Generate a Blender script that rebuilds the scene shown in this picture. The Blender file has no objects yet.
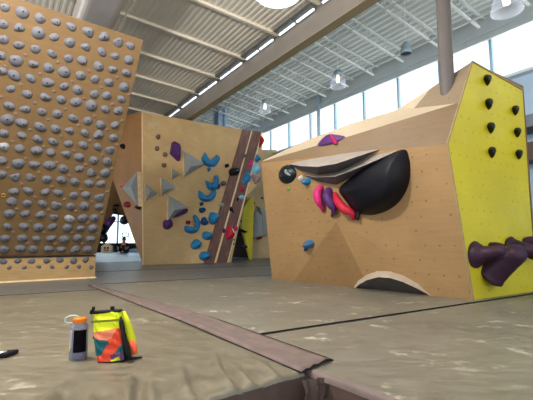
import bpy, bmesh, math, random
from mathutils import Vector, Matrix, noise
random.seed(7)
S = bpy.context.scene
COL = S.collection
V = Vector
# ---------------------------------------------------------------- camera, sky, exposure
HC = .57
PIT = math.atan(43/400)
cam = bpy.data.cameras.new('camera'); camo = bpy.data.objects.new('camera', cam); COL.objects.link(camo)
camo.location = (0, 0, HC); camo.rotation_euler = (math.pi/2+PIT, 0, 0)
cam.sensor_width = 36; cam.lens = 36*400/533; cam.clip_end = 300; cam.clip_start = .02
S.camera = camo
w = bpy.data.worlds.new('sky'); S.world = w; w.use_nodes = True
wn = w.node_tree.nodes; wl = w.node_tree.links
bg = wn['Background']
tc = wn.new('ShaderNodeTexCoord'); sx = wn.new('ShaderNodeSeparateXYZ'); cr_ = wn.new('ShaderNodeValToRGB')
wl.new(tc.outputs['Generated'], sx.inputs[0]); wl.new(sx.outputs['Z'], cr_.inputs[0]); wl.new(cr_.outputs[0], bg.inputs[0])
mr = wn.new('ShaderNodeMath'); mr.operation = 'MULTIPLY_ADD'; mr.inputs[1].default_value = .5; mr.inputs[2].default_value = .5
wl.new(sx.outputs['Z'], mr.inputs[0]); wl.new(mr.outputs[0], cr_.inputs[0])
e = cr_.color_ramp.elements          # brightened below the horizon to uplight the ceiling, hazy sky above
e[0].position = .0; e[0].color = (.84, .81, .76, 1)
e[1].position = 1; e[1].color = (.26, .36, .46, 1)
x = e.new(.47); x.color = (.80, .79, .76, 1)
x = e.new(.51); x.color = (.44, .48, .50, 1)
x = e.new(.8); x.color = (.34, .42, .48, 1)
bg.inputs[1].default_value = 4.7
S.view_settings.view_transform = 'Standard'; S.view_settings.look = 'None'
S.view_settings.gamma = 1; S.view_settings.use_curve_mapping = False
S.view_settings.exposure = -0.18

# ---------------------------------------------------------------- geometry helpers
CP, SP = math.cos(PIT), math.sin(PIT)
EYE = V((0, 0, HC))
A = V((.834, .552, 0)).normalized(); B = V((-A.y, A.x, 0)); Z = V((0, 0, 1))
def ray(u, v):
    y = 200-v
    return V((u-266.5, 400*CP-y*SP, y*CP+400*SP))
def G(u, v, z=0):
    d = ray(u, v); return EYE+d*((z-HC)/d.z)
def PL(u, v, P, n):
    d = ray(u, v); return EYE+d*((P-EYE).dot(n)/d.dot(n))
def W(a, b, z=0): return A*a+B*b+Z*z

def mesh(name, verts, faces, mats, parent=None, smooth=False, fm=None, loc=None, uv=None):
    me = bpy.data.meshes.new(name)
    me.from_pydata([tuple(v) for v in verts], [], faces)
    for m in (mats if isinstance(mats, (list, tuple)) else [mats]): me.materials.append(m)
    if fm:
        for i, p in enumerate(me.polygons): p.material_index = fm[i]
    if smooth:
        for p in me.polygons: p.use_smooth = True
    if uv is not None:
        ul = me.uv_layers.new(name='UVMap')
        for p in me.polygons:
            fn = uv(p.center, p.normal) if callable(uv) else uv
            o, e1, e2 = fn
            for li in p.loop_indices:
                q = me.vertices[me.loops[li].vertex_index].co-o
                ul.data[li].uv = (q.dot(e1), q.dot(e2))
    me.update()
    o = bpy.data.objects.new(name, me); COL.objects.link(o)
    if parent: o.parent = parent
    if loc is not None: o.location = loc
    return o
def auto_uv(c, n):
    n = V(n)
    if n.length < 1e-6: n = V((0, 0, 1))
    u = Z-n*n.z
    u = u.normalized() if u.length > 1e-3 else B.copy()
    return V((0, 0, 0)), u.cross(n), u
class MB:
    def __init__(s): s.v = []; s.f = []; s.m = []
    def add(s, vs, fs, m=0):
        k = len(s.v); s.v += [V(v) for v in vs]; s.f += [tuple(i+k for i in f) for f in fs]; s.m += [m]*len(fs); return s
    def box(s, c, ex, ey, ez, m=0):       # c centre; ex.. half vectors
        c = V(c); P = [c+ex*i+ey*j+ez*k for k in (-1, 1) for j in (-1, 1) for i in (-1, 1)]
        return s.add(P, [(0, 2, 3, 1), (4, 5, 7, 6), (0, 1, 5, 4), (2, 6, 7, 3), (0, 4, 6, 2), (1, 3, 7, 5)], m)
    def tube(s, pts, rad, n=10, m=0, cap=True, squash=None):
        pts = [V(p) for p in pts]; rad = rad if isinstance(rad, (list, tuple)) else [rad]*len(pts)
        ref = None; vs = []; k = len(pts)
        for i, p in enumerate(pts):
            t = (pts[min(i+1, k-1)]-pts[max(i-1, 0)]).normalized()
            if ref is None: ref = t.orthogonal().normalized()
            ref = (ref-t*ref.dot(t)).normalized(); b = t.cross(ref)
            for j in range(n):
                a = 2*math.pi*j/n; vs.append(p+(ref*math.cos(a)+b*math.sin(a))*rad[i])
        fs = [(i*n+j, i*n+(j+1) % n, (i+1)*n+(j+1) % n, (i+1)*n+j) for i in range(k-1) for j in range(n)]
        if cap: fs += [tuple(range(n))[::-1], tuple((k-1)*n+j for j in range(n))]
        return s.add(vs, fs, m)
    def lathe(s, prof, n=20, c=(0, 0, 0), m=0):
        c = V(c); vs = [c+V((r*math.cos(2*math.pi*j/n), r*math.sin(2*math.pi*j/n), z)) for r, z in prof for j in range(n)]
        k = len(prof)
        fs = [(i*n+j, i*n+(j+1) % n, (i+1)*n+(j+1) % n, (i+1)*n+j) for i in range(k-1) for j in range(n)]
        return s.add(vs, fs, m)
    def obj(s, name, mats, parent=None, smooth=False, uv=None, loc=None):
        return mesh(name, s.v, s.f, mats, parent, smooth, s.m, loc, uv)
def tag(o, label=None, cat=None, group=None, kind=None):
    if label: o['label'] = label
    if cat: o['category'] = cat
    if group: o['group'] = group
    if kind: o['kind'] = kind
    return o
def empty(name, loc, label, cat, group=None, rot=None):
    o = bpy.data.objects.new(name, None); COL.objects.link(o); o.location = loc; o.empty_display_size = .05
    if rot: o.rotation_euler = rot
    return tag(o, label, cat, group)
def struct(o): o['kind'] = 'structure'; return o

# ---------------------------------------------------------------- materials
def nt(name, rough=.5, metal=0, spec=.5):
    m = bpy.data.materials.new(name); m.use_nodes = True
    b = m.node_tree.nodes['Principled BSDF']
    b.inputs['Roughness'].default_value = rough; b.inputs['Metallic'].default_value = metal
    b.inputs['Specular IOR Level'].default_value = spec
    return m, m.node_tree.nodes, m.node_tree.links, b
def c4(c): return (c[0], c[1], c[2], 1)
def srgb(r, g, b):
    f = lambda x: (x/255/12.92) if x <= 10 else ((x/255+.055)/1.055)**2.4
    return (f(r), f(g), f(b))
def ramp(N, L, src, stops):
    r = N.new('ShaderNodeValToRGB'); L.new(src, r.inputs[0]); e = r.color_ramp.elements
    e[0].position, e[0].color = stops[0][0], c4(stops[0][1]); e[1].position, e[1].color = stops[-1][0], c4(stops[-1][1])
    for p, c in stops[1:-1]:
        x = e.new(p); x.color = c4(c)
    return r.outputs[0]
def mix(N, L, fac, a, b, mode='MIX'):
    x = N.new('ShaderNodeMixRGB'); x.blend_type = mode
    for i, q in enumerate((fac, a, b)):
        if isinstance(q, (int, float)): x.inputs[i].default_value = q
        elif isinstance(q, tuple): x.inputs[i].default_value = c4(q)
        else: L.new(q, x.inputs[i])
    return x.outputs[0]
def math_(N, L, op, a, b=None):
    x = N.new('ShaderNodeMath'); x.operation = op
    for i, q in enumerate((a, b)):
        if q is None: continue
        if isinstance(q, (int, float)): x.inputs[i].default_value = q
        else: L.new(q, x.inputs[i])
    return x.outputs[0]
def noise_(N, L, scale, detail=3, coord='Object', stretch=None, rough=.5):
    t = N.new('ShaderNodeTexCoord'); src = t.outputs[coord]
    if stretch:
        mp = N.new('ShaderNodeMapping'); mp.inputs['Scale'].default_value = stretch; L.new(src, mp.inputs[0]); src = mp.outputs[0]
    n = N.new('ShaderNodeTexNoise'); n.inputs['Scale'].default_value = scale; n.inputs['Detail'].default_value = detail
    n.inputs['Roughness'].default_value = rough
    L.new(src, n.inputs['Vector']); return n.outputs[0]
def simple(name, col, rough=.5, metal=0, var=.12, scale=12, bump=0, spec=.22):
    m, N, L, b = nt(name, rough, metal, spec)
    n = noise_(N, L, scale)
    lo = tuple(x*(1-var) for x in col); hi = tuple(min(1, x*(1+var)) for x in col)
    L.new(ramp(N, L, n, [(.3, lo), (.7, hi)]), b.inputs['Base Color'])
    if bump:
        bp = N.new('ShaderNodeBump'); bp.inputs['Strength'].default_value = bump; bp.inputs['Distance'].default_value = .01
        L.new(n, bp.inputs['Height']); L.new(bp.outputs[0], b.inputs['Normal'])
    return m
def plywood(name, col, tnut=0, rough=.6, var=.1, panel=None, grain=1, tc=(.10, .06, .03), stain=0):
    """birch ply sheet: stretched grain, cloudy tone, optional t-nut holes on a staggered grid and panel joints"""
    m, N, L, b = nt(name, rough)
    g = noise_(N, L, 3.0, 5, 'UV', (1.2, 9, 1), .6); cl = noise_(N, L, 1.3, 3, 'UV')
    lo = tuple(x*(1-var*1.6) for x in col); hi = tuple(min(1, x*(1+var)) for x in col)
    c = ramp(N, L, g, [(.25, lo), (.75, hi)])
    c2 = ramp(N, L, cl, [(.3, (.82, .80, .78)), (.7, (1, 1, 1))])
    c = mix(N, L, 1.0, c, c2, 'MULTIPLY')
    if stain:
        sN = noise_(N, L, 1.7, 6, 'UV', (1, 1, 1), .65)
        c = mix(N, L, ramp(N, L, sN, [(.56, (0, 0, 0)), (.75, (stain,)*3)]), c, (.72, .70, .66))
    t = N.new('ShaderNodeTexCoord'); sp = N.new('ShaderNodeSeparateXYZ'); L.new(t.outputs['UV'], sp.inputs[0])
    if tnut:
        row = math_(N, L, 'FLOOR', math_(N, L, 'DIVIDE', sp.outputs[1], tnut))
        off = math_(N, L, 'MULTIPLY', math_(N, L, 'MODULO', row, 2), .5)
        fx = math_(N, L, 'FRACT', math_(N, L, 'ADD', math_(N, L, 'DIVIDE', sp.outputs[0], tnut), off))
        fy = math_(N, L, 'FRACT', math_(N, L, 'DIVIDE', sp.outputs[1], tnut))
        dx = math_(N, L, 'POWER', math_(N, L, 'SUBTRACT', fx, .5), 2); dy = math_(N, L, 'POWER', math_(N, L, 'SUBTRACT', fy, .5), 2)
        d = math_(N, L, 'SQRT', math_(N, L, 'ADD', dx, dy))
        k = math_(N, L, 'LESS_THAN', d, .0115/tnut)
        nn = noise_(N, L, 3.1, 2, 'UV'); k = math_(N, L, 'MULTIPLY', k, ramp(N, L, nn, [(.42, (0, 0, 0)), (.55, (1, 1, 1))]))
        c = mix(N, L, math_(N, L, 'MULTIPLY', k, .7), c, tc)
    if panel:
        for ax, pw in ((0, panel[0]), (1, panel[1])):
            f = math_(N, L, 'FRACT', math_(N, L, 'DIVIDE', sp.outputs[ax], pw))
            k = math_(N, L, 'LESS_THAN', f, .006/pw)
            c = mix(N, L, math_(N, L, 'MULTIPLY', k, .6), c, (.12, .08, .04))
    L.new(c, b.inputs['Base Color']); return m
def emis(name, col, s):
    m, N, L, b = nt(name, .4); b.inputs['Base Color'].default_value = c4(col)
    b.inputs['Emission Color'].default_value = c4(col); b.inputs['Emission Strength'].default_value = s; return m

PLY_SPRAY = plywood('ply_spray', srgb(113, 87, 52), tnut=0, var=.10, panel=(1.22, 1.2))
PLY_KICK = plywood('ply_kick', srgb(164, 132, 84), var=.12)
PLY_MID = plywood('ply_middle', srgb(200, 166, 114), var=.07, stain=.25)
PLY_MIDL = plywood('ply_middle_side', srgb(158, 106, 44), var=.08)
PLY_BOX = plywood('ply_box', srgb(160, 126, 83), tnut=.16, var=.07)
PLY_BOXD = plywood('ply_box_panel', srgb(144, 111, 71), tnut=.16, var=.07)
PLY_BOX_SHADED = plywood('ply_box_upper_shaded', srgb(120, 98, 72), tnut=.16, var=.08)  # front panel's ply with its shade painted into a darker tone
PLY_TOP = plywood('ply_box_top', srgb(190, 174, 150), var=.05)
PLY_PEAK = plywood('ply_box_peak', srgb(138, 120, 98), tnut=.2, var=.08)
PLY_FAR = plywood('ply_far', srgb(206, 178, 134), tnut=.3, var=.06)
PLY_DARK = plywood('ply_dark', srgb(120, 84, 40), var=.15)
YEL = plywood('yellow_panel', srgb(206, 190, 24), tnut=.14, var=.03, rough=.45, tc=(.25, .20, .02), stain=.12)
EDGE = simple('ply_edge', srgb(228, 200, 158), .7)
GREY_H = simple('grey_hold', srgb(100, 100, 106), .85, var=.15, scale=30, bump=.2)
GREY_L = simple('pale_grey_hold', srgb(140, 140, 144), .7, var=.15, scale=30, bump=.2)
BOLT = simple('bolt_steel', srgb(42, 38, 40), .4, .6)
FOOT = simple('brown_foothold', srgb(112, 92, 82), .8, scale=30)
GREYV = simple('grey_volume', srgb(150, 152, 150), .55, var=.06)
GREYVD = simple('charcoal_volume', srgb(92, 90, 96), .7, var=.1, scale=20)
BEIGEV = simple('beige_rim', srgb(178, 164, 146), .6, var=.05)
NAVY = simple('navy_hold', srgb(9, 10, 20), .5, var=.2, scale=15)
BLACKH = simple('black_hold', srgb(18, 19, 23), .45, scale=20)
BLUE = simple('blue_hold', srgb(44, 122, 172), .55, var=.15, scale=10)
DBLUE = simple('dark_blue_hold', srgb(34, 74, 122), .5, var=.15)
PURP = simple('purple_hold', srgb(78, 42, 98), .5, var=.15)
PLUM = simple('plum_hold', srgb(54, 32, 50), .48, var=.08, scale=8, bump=.05)
MAG = simple('magenta_hold', srgb(198, 44, 110), .5, var=.15)
CRIM = simple('crimson_hold', srgb(186, 34, 58), .5, var=.2)
REDD = simple('dark_red_hold', srgb(140, 34, 34), .6)
PINK = simple('pink_hold', srgb(214, 110, 130), .6)
TEAL = simple('pale_blue_hold', srgb(130, 190, 214), .6)
WHITE = simple('white_paint', srgb(225, 226, 222), .5, var=.03)
CHALK = simple('chalk', srgb(215, 212, 206), .9, var=.1)
STEELG = simple('grey_paint_steel', srgb(96, 90, 88), .5, var=.04, scale=4)
BROWNF = simple('brown_girder_paint', srgb(132, 124, 116), .7, var=.05, scale=3)
GIRDER_LIT = simple('girder_underside_lit', srgb(150, 138, 108), .7, var=.05, scale=3)  # paler tone paints in the light on the girder's underside
CEIL_L = simple('cream_roof_deck', srgb(228, 222, 208), .8, var=.05, scale=1.2)
CEIL_R = simple('white_roof_deck', srgb(236, 240, 238), .7, var=.03, scale=2)
JOIST_L = simple('cream_joist', srgb(228, 220, 204), .7, var=.05)
DUCTM = simple('galvanised_duct', srgb(202, 196, 192), .35, .35, var=.06, scale=3)
BLUEW = simple('pale_blue_wall', srgb(176, 200, 222), .6, var=.04, scale=2)
FRAMEM = simple('pale_blue_frame', srgb(170, 196, 214), .5, var=.04)
BLACKW = simple('black_low_wall', srgb(38, 44, 44), .7)
SKIRT = None

# ---------------------------------------------------------------- floor and mats
def vinyl(name, c1, c2, rough=.42, chalk=.5):
    m, N, L, b = nt(name, rough, 0, .5)
    n1 = noise_(N, L, 1.6, 6, 'Object', None, .6); n2 = noise_(N, L, 9, 4, 'Object', (1, 2.2, 1), .6)
    c = ramp(N, L, n1, [(.3, c1), (.7, c2)])
    c = mix(N, L, .35, c, ramp(N, L, n2, [(.3, tuple(x*.7 for x in c1)), (.7, tuple(min(1, x*1.25) for x in c2))]))
    if chalk:
        n3 = noise_(N, L, 2.3, 3, 'Object', (1, 1.6, 1), .55); n4 = noise_(N, L, 11, 3, 'Object', (1, 1, 1), .6)
        k = math_(N, L, 'MULTIPLY', ramp(N, L, n3, [(.52, (0, 0, 0)), (.68, (1, 1, 1))]), ramp(N, L, n4, [(.55, (0, 0, 0)), (.70, (1, 1, 1))]))
        c = mix(N, L, math_(N, L, 'MULTIPLY', k, chalk), c, srgb(212, 204, 188))
    L.new(c, b.inputs['Base Color'])
    L.new(ramp(N, L, n2, [(.3, (rough*.85,)*3), (.7, (rough*1.25,)*3)]), b.inputs['Roughness'])
    bp = N.new('ShaderNodeBump'); bp.inputs['Strength'].default_value = .12; bp.inputs['Distance'].default_value = .02
    L.new(n2, bp.inputs['Height']); L.new(bp.outputs[0], b.inputs['Normal'])
    return m
MAT_TAN = vinyl('tan_vinyl', srgb(92, 85, 71), srgb(124, 116, 98), .42, .6)
MAT_GREY = vinyl('grey_tan_vinyl', srgb(95, 91, 80), srgb(126, 120, 107), .42, .95)
MAT_FAR = vinyl('grey_vinyl', srgb(88, 88, 88), srgb(112, 112, 110), .36, .3)
MAT_SKY = vinyl('blue_grey_vinyl', srgb(132, 150, 172), srgb(150, 166, 186), .3, 0)
SKIRT = simple('mauve_skirt', srgb(80, 64, 58), .55, var=.18, scale=6, bump=.3)
STRIPM = simple('mauve_strip', srgb(112, 97, 93), .6, var=.15, scale=9, bump=.3)
CONC = simple('concrete_floor', srgb(96, 92, 88), .8)
DARKG = simple('dark_gap', srgb(30, 24, 24), .8)

o = mesh('floor', [W(-14, -6, -.42), W(9, -6, -.42), W(9, 40, -.42), W(-14, 40, -.42)], [(0, 1, 2, 3)], CONC); struct(o)
NA, NB = 1.18, 1.44        # notch corner in a, b
_r = random.Random(4); CREASE = [(1.04-.135*i+_r.uniform(-.03, .03), _r.uniform(.28, .62), _r.uniform(.014, .027)) for i in range(22)]
def fold(a, b):
    """hanging folds near the soft front edge of the left mat"""
    d = b-front(a)
    if d > .9: return 0
    f = math.exp(-max(d, 0)/.34)*(.25+.75*min(1, max(0, d)/.05))
    x = a*31-b*9+2.0*math.sin(a*4.1+1)+.9*math.sin(b*7)
    s = abs(math.sin(x/2))**.75+.18*math.sin(a*61+b*20)-.6
    z = f*.016*s*(.5+.5*math.sin(a*2.3+.4)**2)
    for a0, ln, hh in CREASE:
        if d > ln: continue
        q = a-(a0+.12*d+.45*d*d)
        if abs(q) < .12:
            en = min(1, (1-d/ln)*2.2)*min(1, .12+max(d, 0)/.10)
            z += hh*en*(math.exp(-(q/.022)**2)-.7*math.exp(-((q-.038)/.024)**2))
    return z*min(1, max(0, (NA-.05-a)/.12))
def front(a): return NB+.012-.06*max(0, NA-a)-.012*math.sin(a*3)**2
t = empty('crash_mat', W(-1.4, 3.4, -.42), 'tan vinyl crash pad in the left foreground carrying the bottle and the bag', 'mat')
def grid_mat(name, fa, a0, a1, na, b1, nb, z0, mat, parent, origin):
    vs = []; fs = []
    rs = [0, .004, .012, .025, .045, .07, .1, .13, .16, .19, .22, .25, .28, .31, .35, .39, .43, .47, .51, .56, .62, .7, .8, .9]
    for i in range(na+1):
        a = a0+(a1-a0)*(i/na)
        f0 = fa(a); ls = [f0+r for r in rs]+[f0+.9+(b1-f0-.9)*(k/nb) for k in range(1, nb+1)]
        for b in ls:
            d = b-f0; R = .02
            zz = -R+math.sqrt(max(0, R*R-(R-min(d, R))**2))
            ed = (a1-a); rr = .035
            if ed < rr: zz += -rr+math.sqrt(max(0, rr*rr-(rr-ed)**2))
            vs.append(W(a, b, zz+fold(a, b)+.004*noise.noise(V((a*1.3, b*1.3, 0))))-origin)
    n = len(rs)+nb
    for i in range(na):
        for j in range(n-1):
            p = i*n+j; fs.append((p, p+n, p+n+1, p+1))
    return mesh(name, vs, fs, mat, parent, True)
og = V(t.location)
grid_mat('mat_top', front, -5.4, NA, 640, 5.3, 30, 0, MAT_TAN, t, og)
mb = MB()
n = 320; pv = []
for i in range(n+1):
    a = -5.4+(NA+5.4)*i/n; f0 = front(a)
    for k, z in enumerate((-.017, -.1, -.18, -.28, -.41)):
        wv = (.012*(k+.6)/5)*(math.sin(a*34+2*math.sin(a*7))+.4*math.sin(a*80))
        pv.append(W(a, f0+.0+wv-.004*k, z)-og)
mb.add(pv, [(i*5+k, i*5+k+1, (i+1)*5+k+1, (i+1)*5+k) for i in range(n) for k in range(4)])
mb.obj('skirt', SKIRT, t, True)
# side walls of this pad (against the next pad)
mb = MB(); mb.box(W(NA-.004, (NB+5.3)/2, -.23)-og, A*.003, B*((5.3-NB)/2), Z*.19); mb.obj('side', SKIRT, t)

def slab_mat(name, a0, a1, b0, b1, mat, label, skirt_side=True, group=None, R=.03):
    c = W((a0+a1)/2, (b0+b1)/2, -.42)
    t = empty(name, c, label, 'mat', group)
    mb = MB(); vs = []; fs = []
    prof = [(0, -.40), (0, -R), (R*.3, -R*.3), (R, 0)]
    for (q, z) in prof:
        for (a, b) in ((a0+q, b0+q), (a1-q, b0+q), (a1-q, b1-q), (a0+q, b1-q)): vs.append(W(a, b, z)-c)
    for k in range(3):
        for j in range(4): fs.append((k*4+j, k*4+(j+1) % 4, (k+1)*4+(j+1) % 4, (k+1)*4+j))
    fm = [1]*4+[0]*8+[0]
    fs.append((12, 13, 14, 15))
    top = MB(); top.add(vs[4:], [tuple(i-4 for i in f) for f in fs[4:]]); top.obj('mat_top', mat, t)
    sk = MB(); sk.add(vs[:8], fs[:4]); sk.obj('skirt', SKIRT, t)
    sl = MB(); sl.box(W((a0+a1)/2, b0-.002, .0)-c, A*((a1-a0)/2-.01), B*.007, Z*.003); sl.obj('seam', DARKG, t)
    return t
# right foreground pad with a wavy near edge
t = empty('crash_mat', W(5, .2, -.42), 'grey-tan vinyl crash pad with chalk scuffs filling the right foreground', 'mat')
og = V(t.location)
vs = []; fs = []; nb_ = 150; bs = [-3+(2.18+3)*i/nb_ for i in range(nb_+1)]
da = [0, .004, .012, .025, .045, .07, .1, .15, .22, .35, .6, 1, 1.6, 2.4, 3.4, 4.6, 6.0, 7.78]
for b in bs:
    e = 1.19+.035*(1-math.exp(-max(0, NB-b)/.2))
    for d in da:
        R = .028; zz = -R+math.sqrt(max(0, R*R-(R-min(d, R))**2)) if b < NB+.05 else (-.02 if d < .004 else 0)
        g_ = min(1, (2.18-b)/.02); zz += -.02*(1-g_)
        vs.append(W(e+d, b, zz+.004*noise.noise(V((b*2, d*2, 3))))-og)
n = len(da)
for i in range(nb_):
    for j in range(n-1): p = i*n+j; fs.append((p, p+1, p+n+1, p+n))
mesh('mat_top', vs, fs, MAT_GREY, t, True)
mb = MB(); pv = []
for b in bs:
    e = 1.19+.035*(1-math.exp(-max(0, NB-b)/.2))
    for k, z in enumerate((-.026, -.1, -.18, -.28, -.41)):
        pv.append(W(e+.006*(k/4)*math.sin(b*41+2*math.sin(b*9))+.0015*(k == 0), b, z)-og)
mb.add(pv, [(i*5+k, (i+1)*5+k, (i+1)*5+k+1, i*5+k+1) for i in range(nb_) for k in range(4)])
mb.obj('skirt', SKIRT, t, True)
# mauve edge band sewn along the pit side of the right pad
vs = []
for b in bs:
    if b > NB+.09: break
    e = 1.19+.035*(1-math.exp(-max(0, NB-b)/.2))
    vs += [W(e+d, b, (-.028+math.sqrt(max(0, .028**2-(.028-min(d, .028))**2)))+.002)-og for d in (0, .004, .010, .018, .026)]
k = len(vs)//5
slt = [W(1.19, 2.181, .003)-og, W(8.9, 2.181, .003)-og, W(8.9, 2.192, .003)-og, W(1.19, 2.192, .003)-og]; mesh('seam', slt, [(0, 1, 2, 3)], DARKG, t)
mesh('edge_band', vs, [(i*5+j, i*5+j+1, i*5+j+6, i*5+j+5) for i in range(k-1) for j in range(4)], STRIPM, t, True)

slab_mat('crash_mat', 1.19, 8.97, 2.19, 6.0, MAT_GREY, 'grey-tan crash pad behind the long seam, in front of the boulder with the yellow side', R=.012)
slab_mat('crash_mat', -5.4, 1.18, 5.31, 8.6, MAT_FAR, 'grey crash pad between left training wall and the boulder with the brown band', R=.012)
slab_mat('crash_mat', 1.19, 8.97, 6.01, 8.6, MAT_FAR, 'grey crash pad running behind the left corner of the boulder with the yellow side', R=.012)
slab_mat('crash_mat', -12, 8.97, 8.61, 12.6, MAT_FAR, 'dark grey crash pad under the boulder with the brown band', R=.012)
slab_mat('crash_mat', -12, 8.97, 12.61, 17.5, MAT_SKY, 'blue-grey crash pad beyond the boulder with the brown band', R=.012)
slab_mat('crash_mat', -12, 8.97, 17.51, 25.5, MAT_SKY, 'farthest pale blue-grey crash pad, where the seated person rests', R=.012)

# closure strip over the joint of the two front pads
mb = MB(); nS = 60; vs = []; eL = []; eR = []
for i in range(nS+1):
    f = i/nS; b = 5.9+(NB-.004-5.9)*f
    k_ = min(1, max(0, (5.9-b)/3.1))
    aL = 1.02+.115*k_; aR = 1.07+.315*k_**.8
    for j in range(9):
        q = j/8; a = aL+(aR-aL)*q; bb = b+(.07*q if f > .9 else 0)*(f-.9)/.1
        z = .014+.005*math.sin(q*19+f*7)+.0025*math.sin(f*60+q*5)
        if j in (0, 8): z = .004
        p_ = W(a, bb, z); vs.append(p_)
        if j == 0: eL.append(p_)
        if j == 8: eR.append(p_)
mb.add(vs, [(i*9+j, (i+1)*9+j, (i+1)*9+j+1, i*9+j+1) for i in range(nS) for j in range(8)])
o = mb.obj('mat_joint_strip', STRIPM, None, True)
sm = o.modifiers.new('s', 'SOLIDIFY'); sm.thickness = .004
tag(o, 'long mauve fabric strip covering the joint between the two foreground pads', 'strip')
mb = MB(); mb.tube([p_+Z*.001 for p_ in eL], .0025, 6); mb.tube([p_+Z*.001 for p_ in eR], .0025, 6); mb.tube(vs[-9:], .0035, 6); mb.obj('binding', DARKG, o, True)
# crumpled fabric hanging in the notch
mb = MB()
def cloth(p0, p1, wd, zt, zb, ph):
    vs = []; n = 14; m_ = 10
    for i in range(m_+1):
        z = zt+(zb-zt)*i/m_
        for j in range(n+1):
            q = j/n; p = p0.lerp(p1, q)
            off = (.012+.02*i/m_)*math.sin(q*14+ph+i*.5)
            vs.append(W(p.x+off*.6, p.y-off-.012-.012*math.sin(i*1.3+ph), z))
    mb.add(vs, [(i*(n+1)+j, i*(n+1)+j+1, (i+1)*(n+1)+j+1, (i+1)*(n+1)+j) for i in range(m_) for j in range(n)])
cloth(V((NA-.075, NB-.03, 0)), V((NA+.03, NB-.06, 0)), .1, -.01, -.40, 0)
cloth(V((NA-.03, NB-.05, 0)), V((NA+.05, NB-.10, 0)), .1, -.03, -.38, 1.7)
o = mb.obj('corner_flap', SKIRT, None, True); tag(o, 'crumpled mauve fabric flap hanging in the corner between the two foreground pads', 'fabric')

# ---------------------------------------------------------------- shell: roof, girder, clerestory
def ribbed(name, a0, a1, b0, b1, zf, pitch, depth, mat):
    """profiled roof deck; ribs run along B"""
    vs = []; a = a0
    while a < a1:
        for q, z in ((0, 0), (.38, 0), (.5, 1), (.88, 1)):
            aa = a+q*pitch
            vs += [W(aa, b0, zf(aa)+z*depth), W(aa, b1, zf(aa)+z*depth)]
        a += pitch
    n = len(vs)//2
    return struct(mesh(name, vs, [(2*i, 2*i+1, 2*i+3, 2*i+2) for i in range(n-1)], mat))
zl = lambda a: 4.86+.065*(4.5-a)
zr = lambda a: 5.72+.156*(9-a)
ribbed('ceiling', -13, 4.5, -5, 30.5, zl, .11, .009, CEIL_L)
ribbed('ceiling', 4.74, 9.2, -5, 30.5, zr, .17, .085, CEIL_R)
k = 0
for i in range(-4, 20):                 # shallow joists under the left deck
    b = 5.076+1.305*i
    mb = MB(); P = [W(a, b, zl(a)-.055) for a in (-13, 4.5)]
    mb.box((P[0]+P[1])/2, (P[1]-P[0])/2, B*.035, Z*.012)
    mb.box((P[0]+P[1])/2+Z*.03, (P[1]-P[0])/2, B*.012, Z*.03)
    struct(mb.obj('ceiling_joist', JOIST_L))
for i in range(-6, 22):                 # open-web joists under the right deck
    b = 4.5+1.03*i
    mb = MB()
    for dz, hb in ((-.04, .03), (-.34, .026)):
        P = [W(a, b, zr(a)+dz) for a in ((4.8, 9.0) if dz > -.1 else (5.1, 8.75))]
        mb.box((P[0]+P[1])/2, (P[1]-P[0])/2, B*hb, Z*.018)
    a = 5.1
    while a < 8.6:
        mb.tube([W(a, b, zr(a)-.34), W(a+.18, b, zr(a+.18)-.05), W(a+.36, b, zr(a+.36)-.34)], .011, 4); a += .36
    struct(mb.obj('roof_truss', CEIL_R))
# bridging pipe along B near window and by girder
for a, dz in ((5.2, -.36), (8.4, -.36), (6.8, -.36)):
    mb = MB(); mb.tube([W(a, -4, zr(a)+dz), W(a, 30, zr(a)+dz)], .022, 6); o = mb.obj('roof_bridging', CEIL_R); struct(o)
mb = MB(); mb.box(W(4.63, 13, 5.35), A*.0925, B*17.5, Z*1.0, 0)
mb.box(W(4.63, 13, 4.345), A*.1, B*17.5, Z*.006, 1)
struct(mb.obj('girder', [BROWNF, GIRDER_LIT]))
mb = MB(); mb.tube([W(5.0, -4, 4.9), W(5.0, 29.8, 4.9)], .05, 10); o = mb.obj('white_pipe', WHITE, smooth=True); tag(o, 'white pipe running under the bright right roof beside the girder', 'pipe')
for a, z, r, m_ in ((1.35, zl(1.35)-.17, .035, JOIST_L), (1.75, zl(1.75)-.13, .02, JOIST_L)):
    mb = MB(); mb.tube([W(a, -3, z), W(a, 29.8, z)], r, 8); o = mb.obj('ceiling_pipe', m_, smooth=True)
    tag(o, 'thicker of the two cream pipes under the left ceiling' if r > .03 else 'thin cream pipe beside the thicker one under the left ceiling', 'pipe')
# fluorescent fixtures between joists along the girder
LAMPW = emis('tube_light', (.86, .95, 1.0), 1.6)
HOUS = simple('fixture_housing', srgb(104, 104, 102), .5)
for i in range(-1, 9):
    for h in (0, 1):
        b = 5.076+1.305*(i-1)+.10+h*.57
        c = W(4.40, b+.26, 4.77)
        t = empty('strip_light', c, 'bright strip light beside the girder, one of a row along its left side', 'light', 'strip lights along the girder')
        mb = MB(); mb.box(V((0, 0, .03)), A*.09, B*.27, Z*.02); mb.obj('housing', HOUS, t)
        mb = MB(); mb.box(A*.055-Z*.02, A*.018, B*.25, Z*.014); mb.obj('tube', LAMPW, t)
# duct
d0 = G(94, 18, 4.45); d1 = G(124, 18, 4.45)
ac = (d0.dot(A)+d1.dot(A))/2; aw = abs(d1.dot(A)-d0.dot(A))/2
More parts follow.
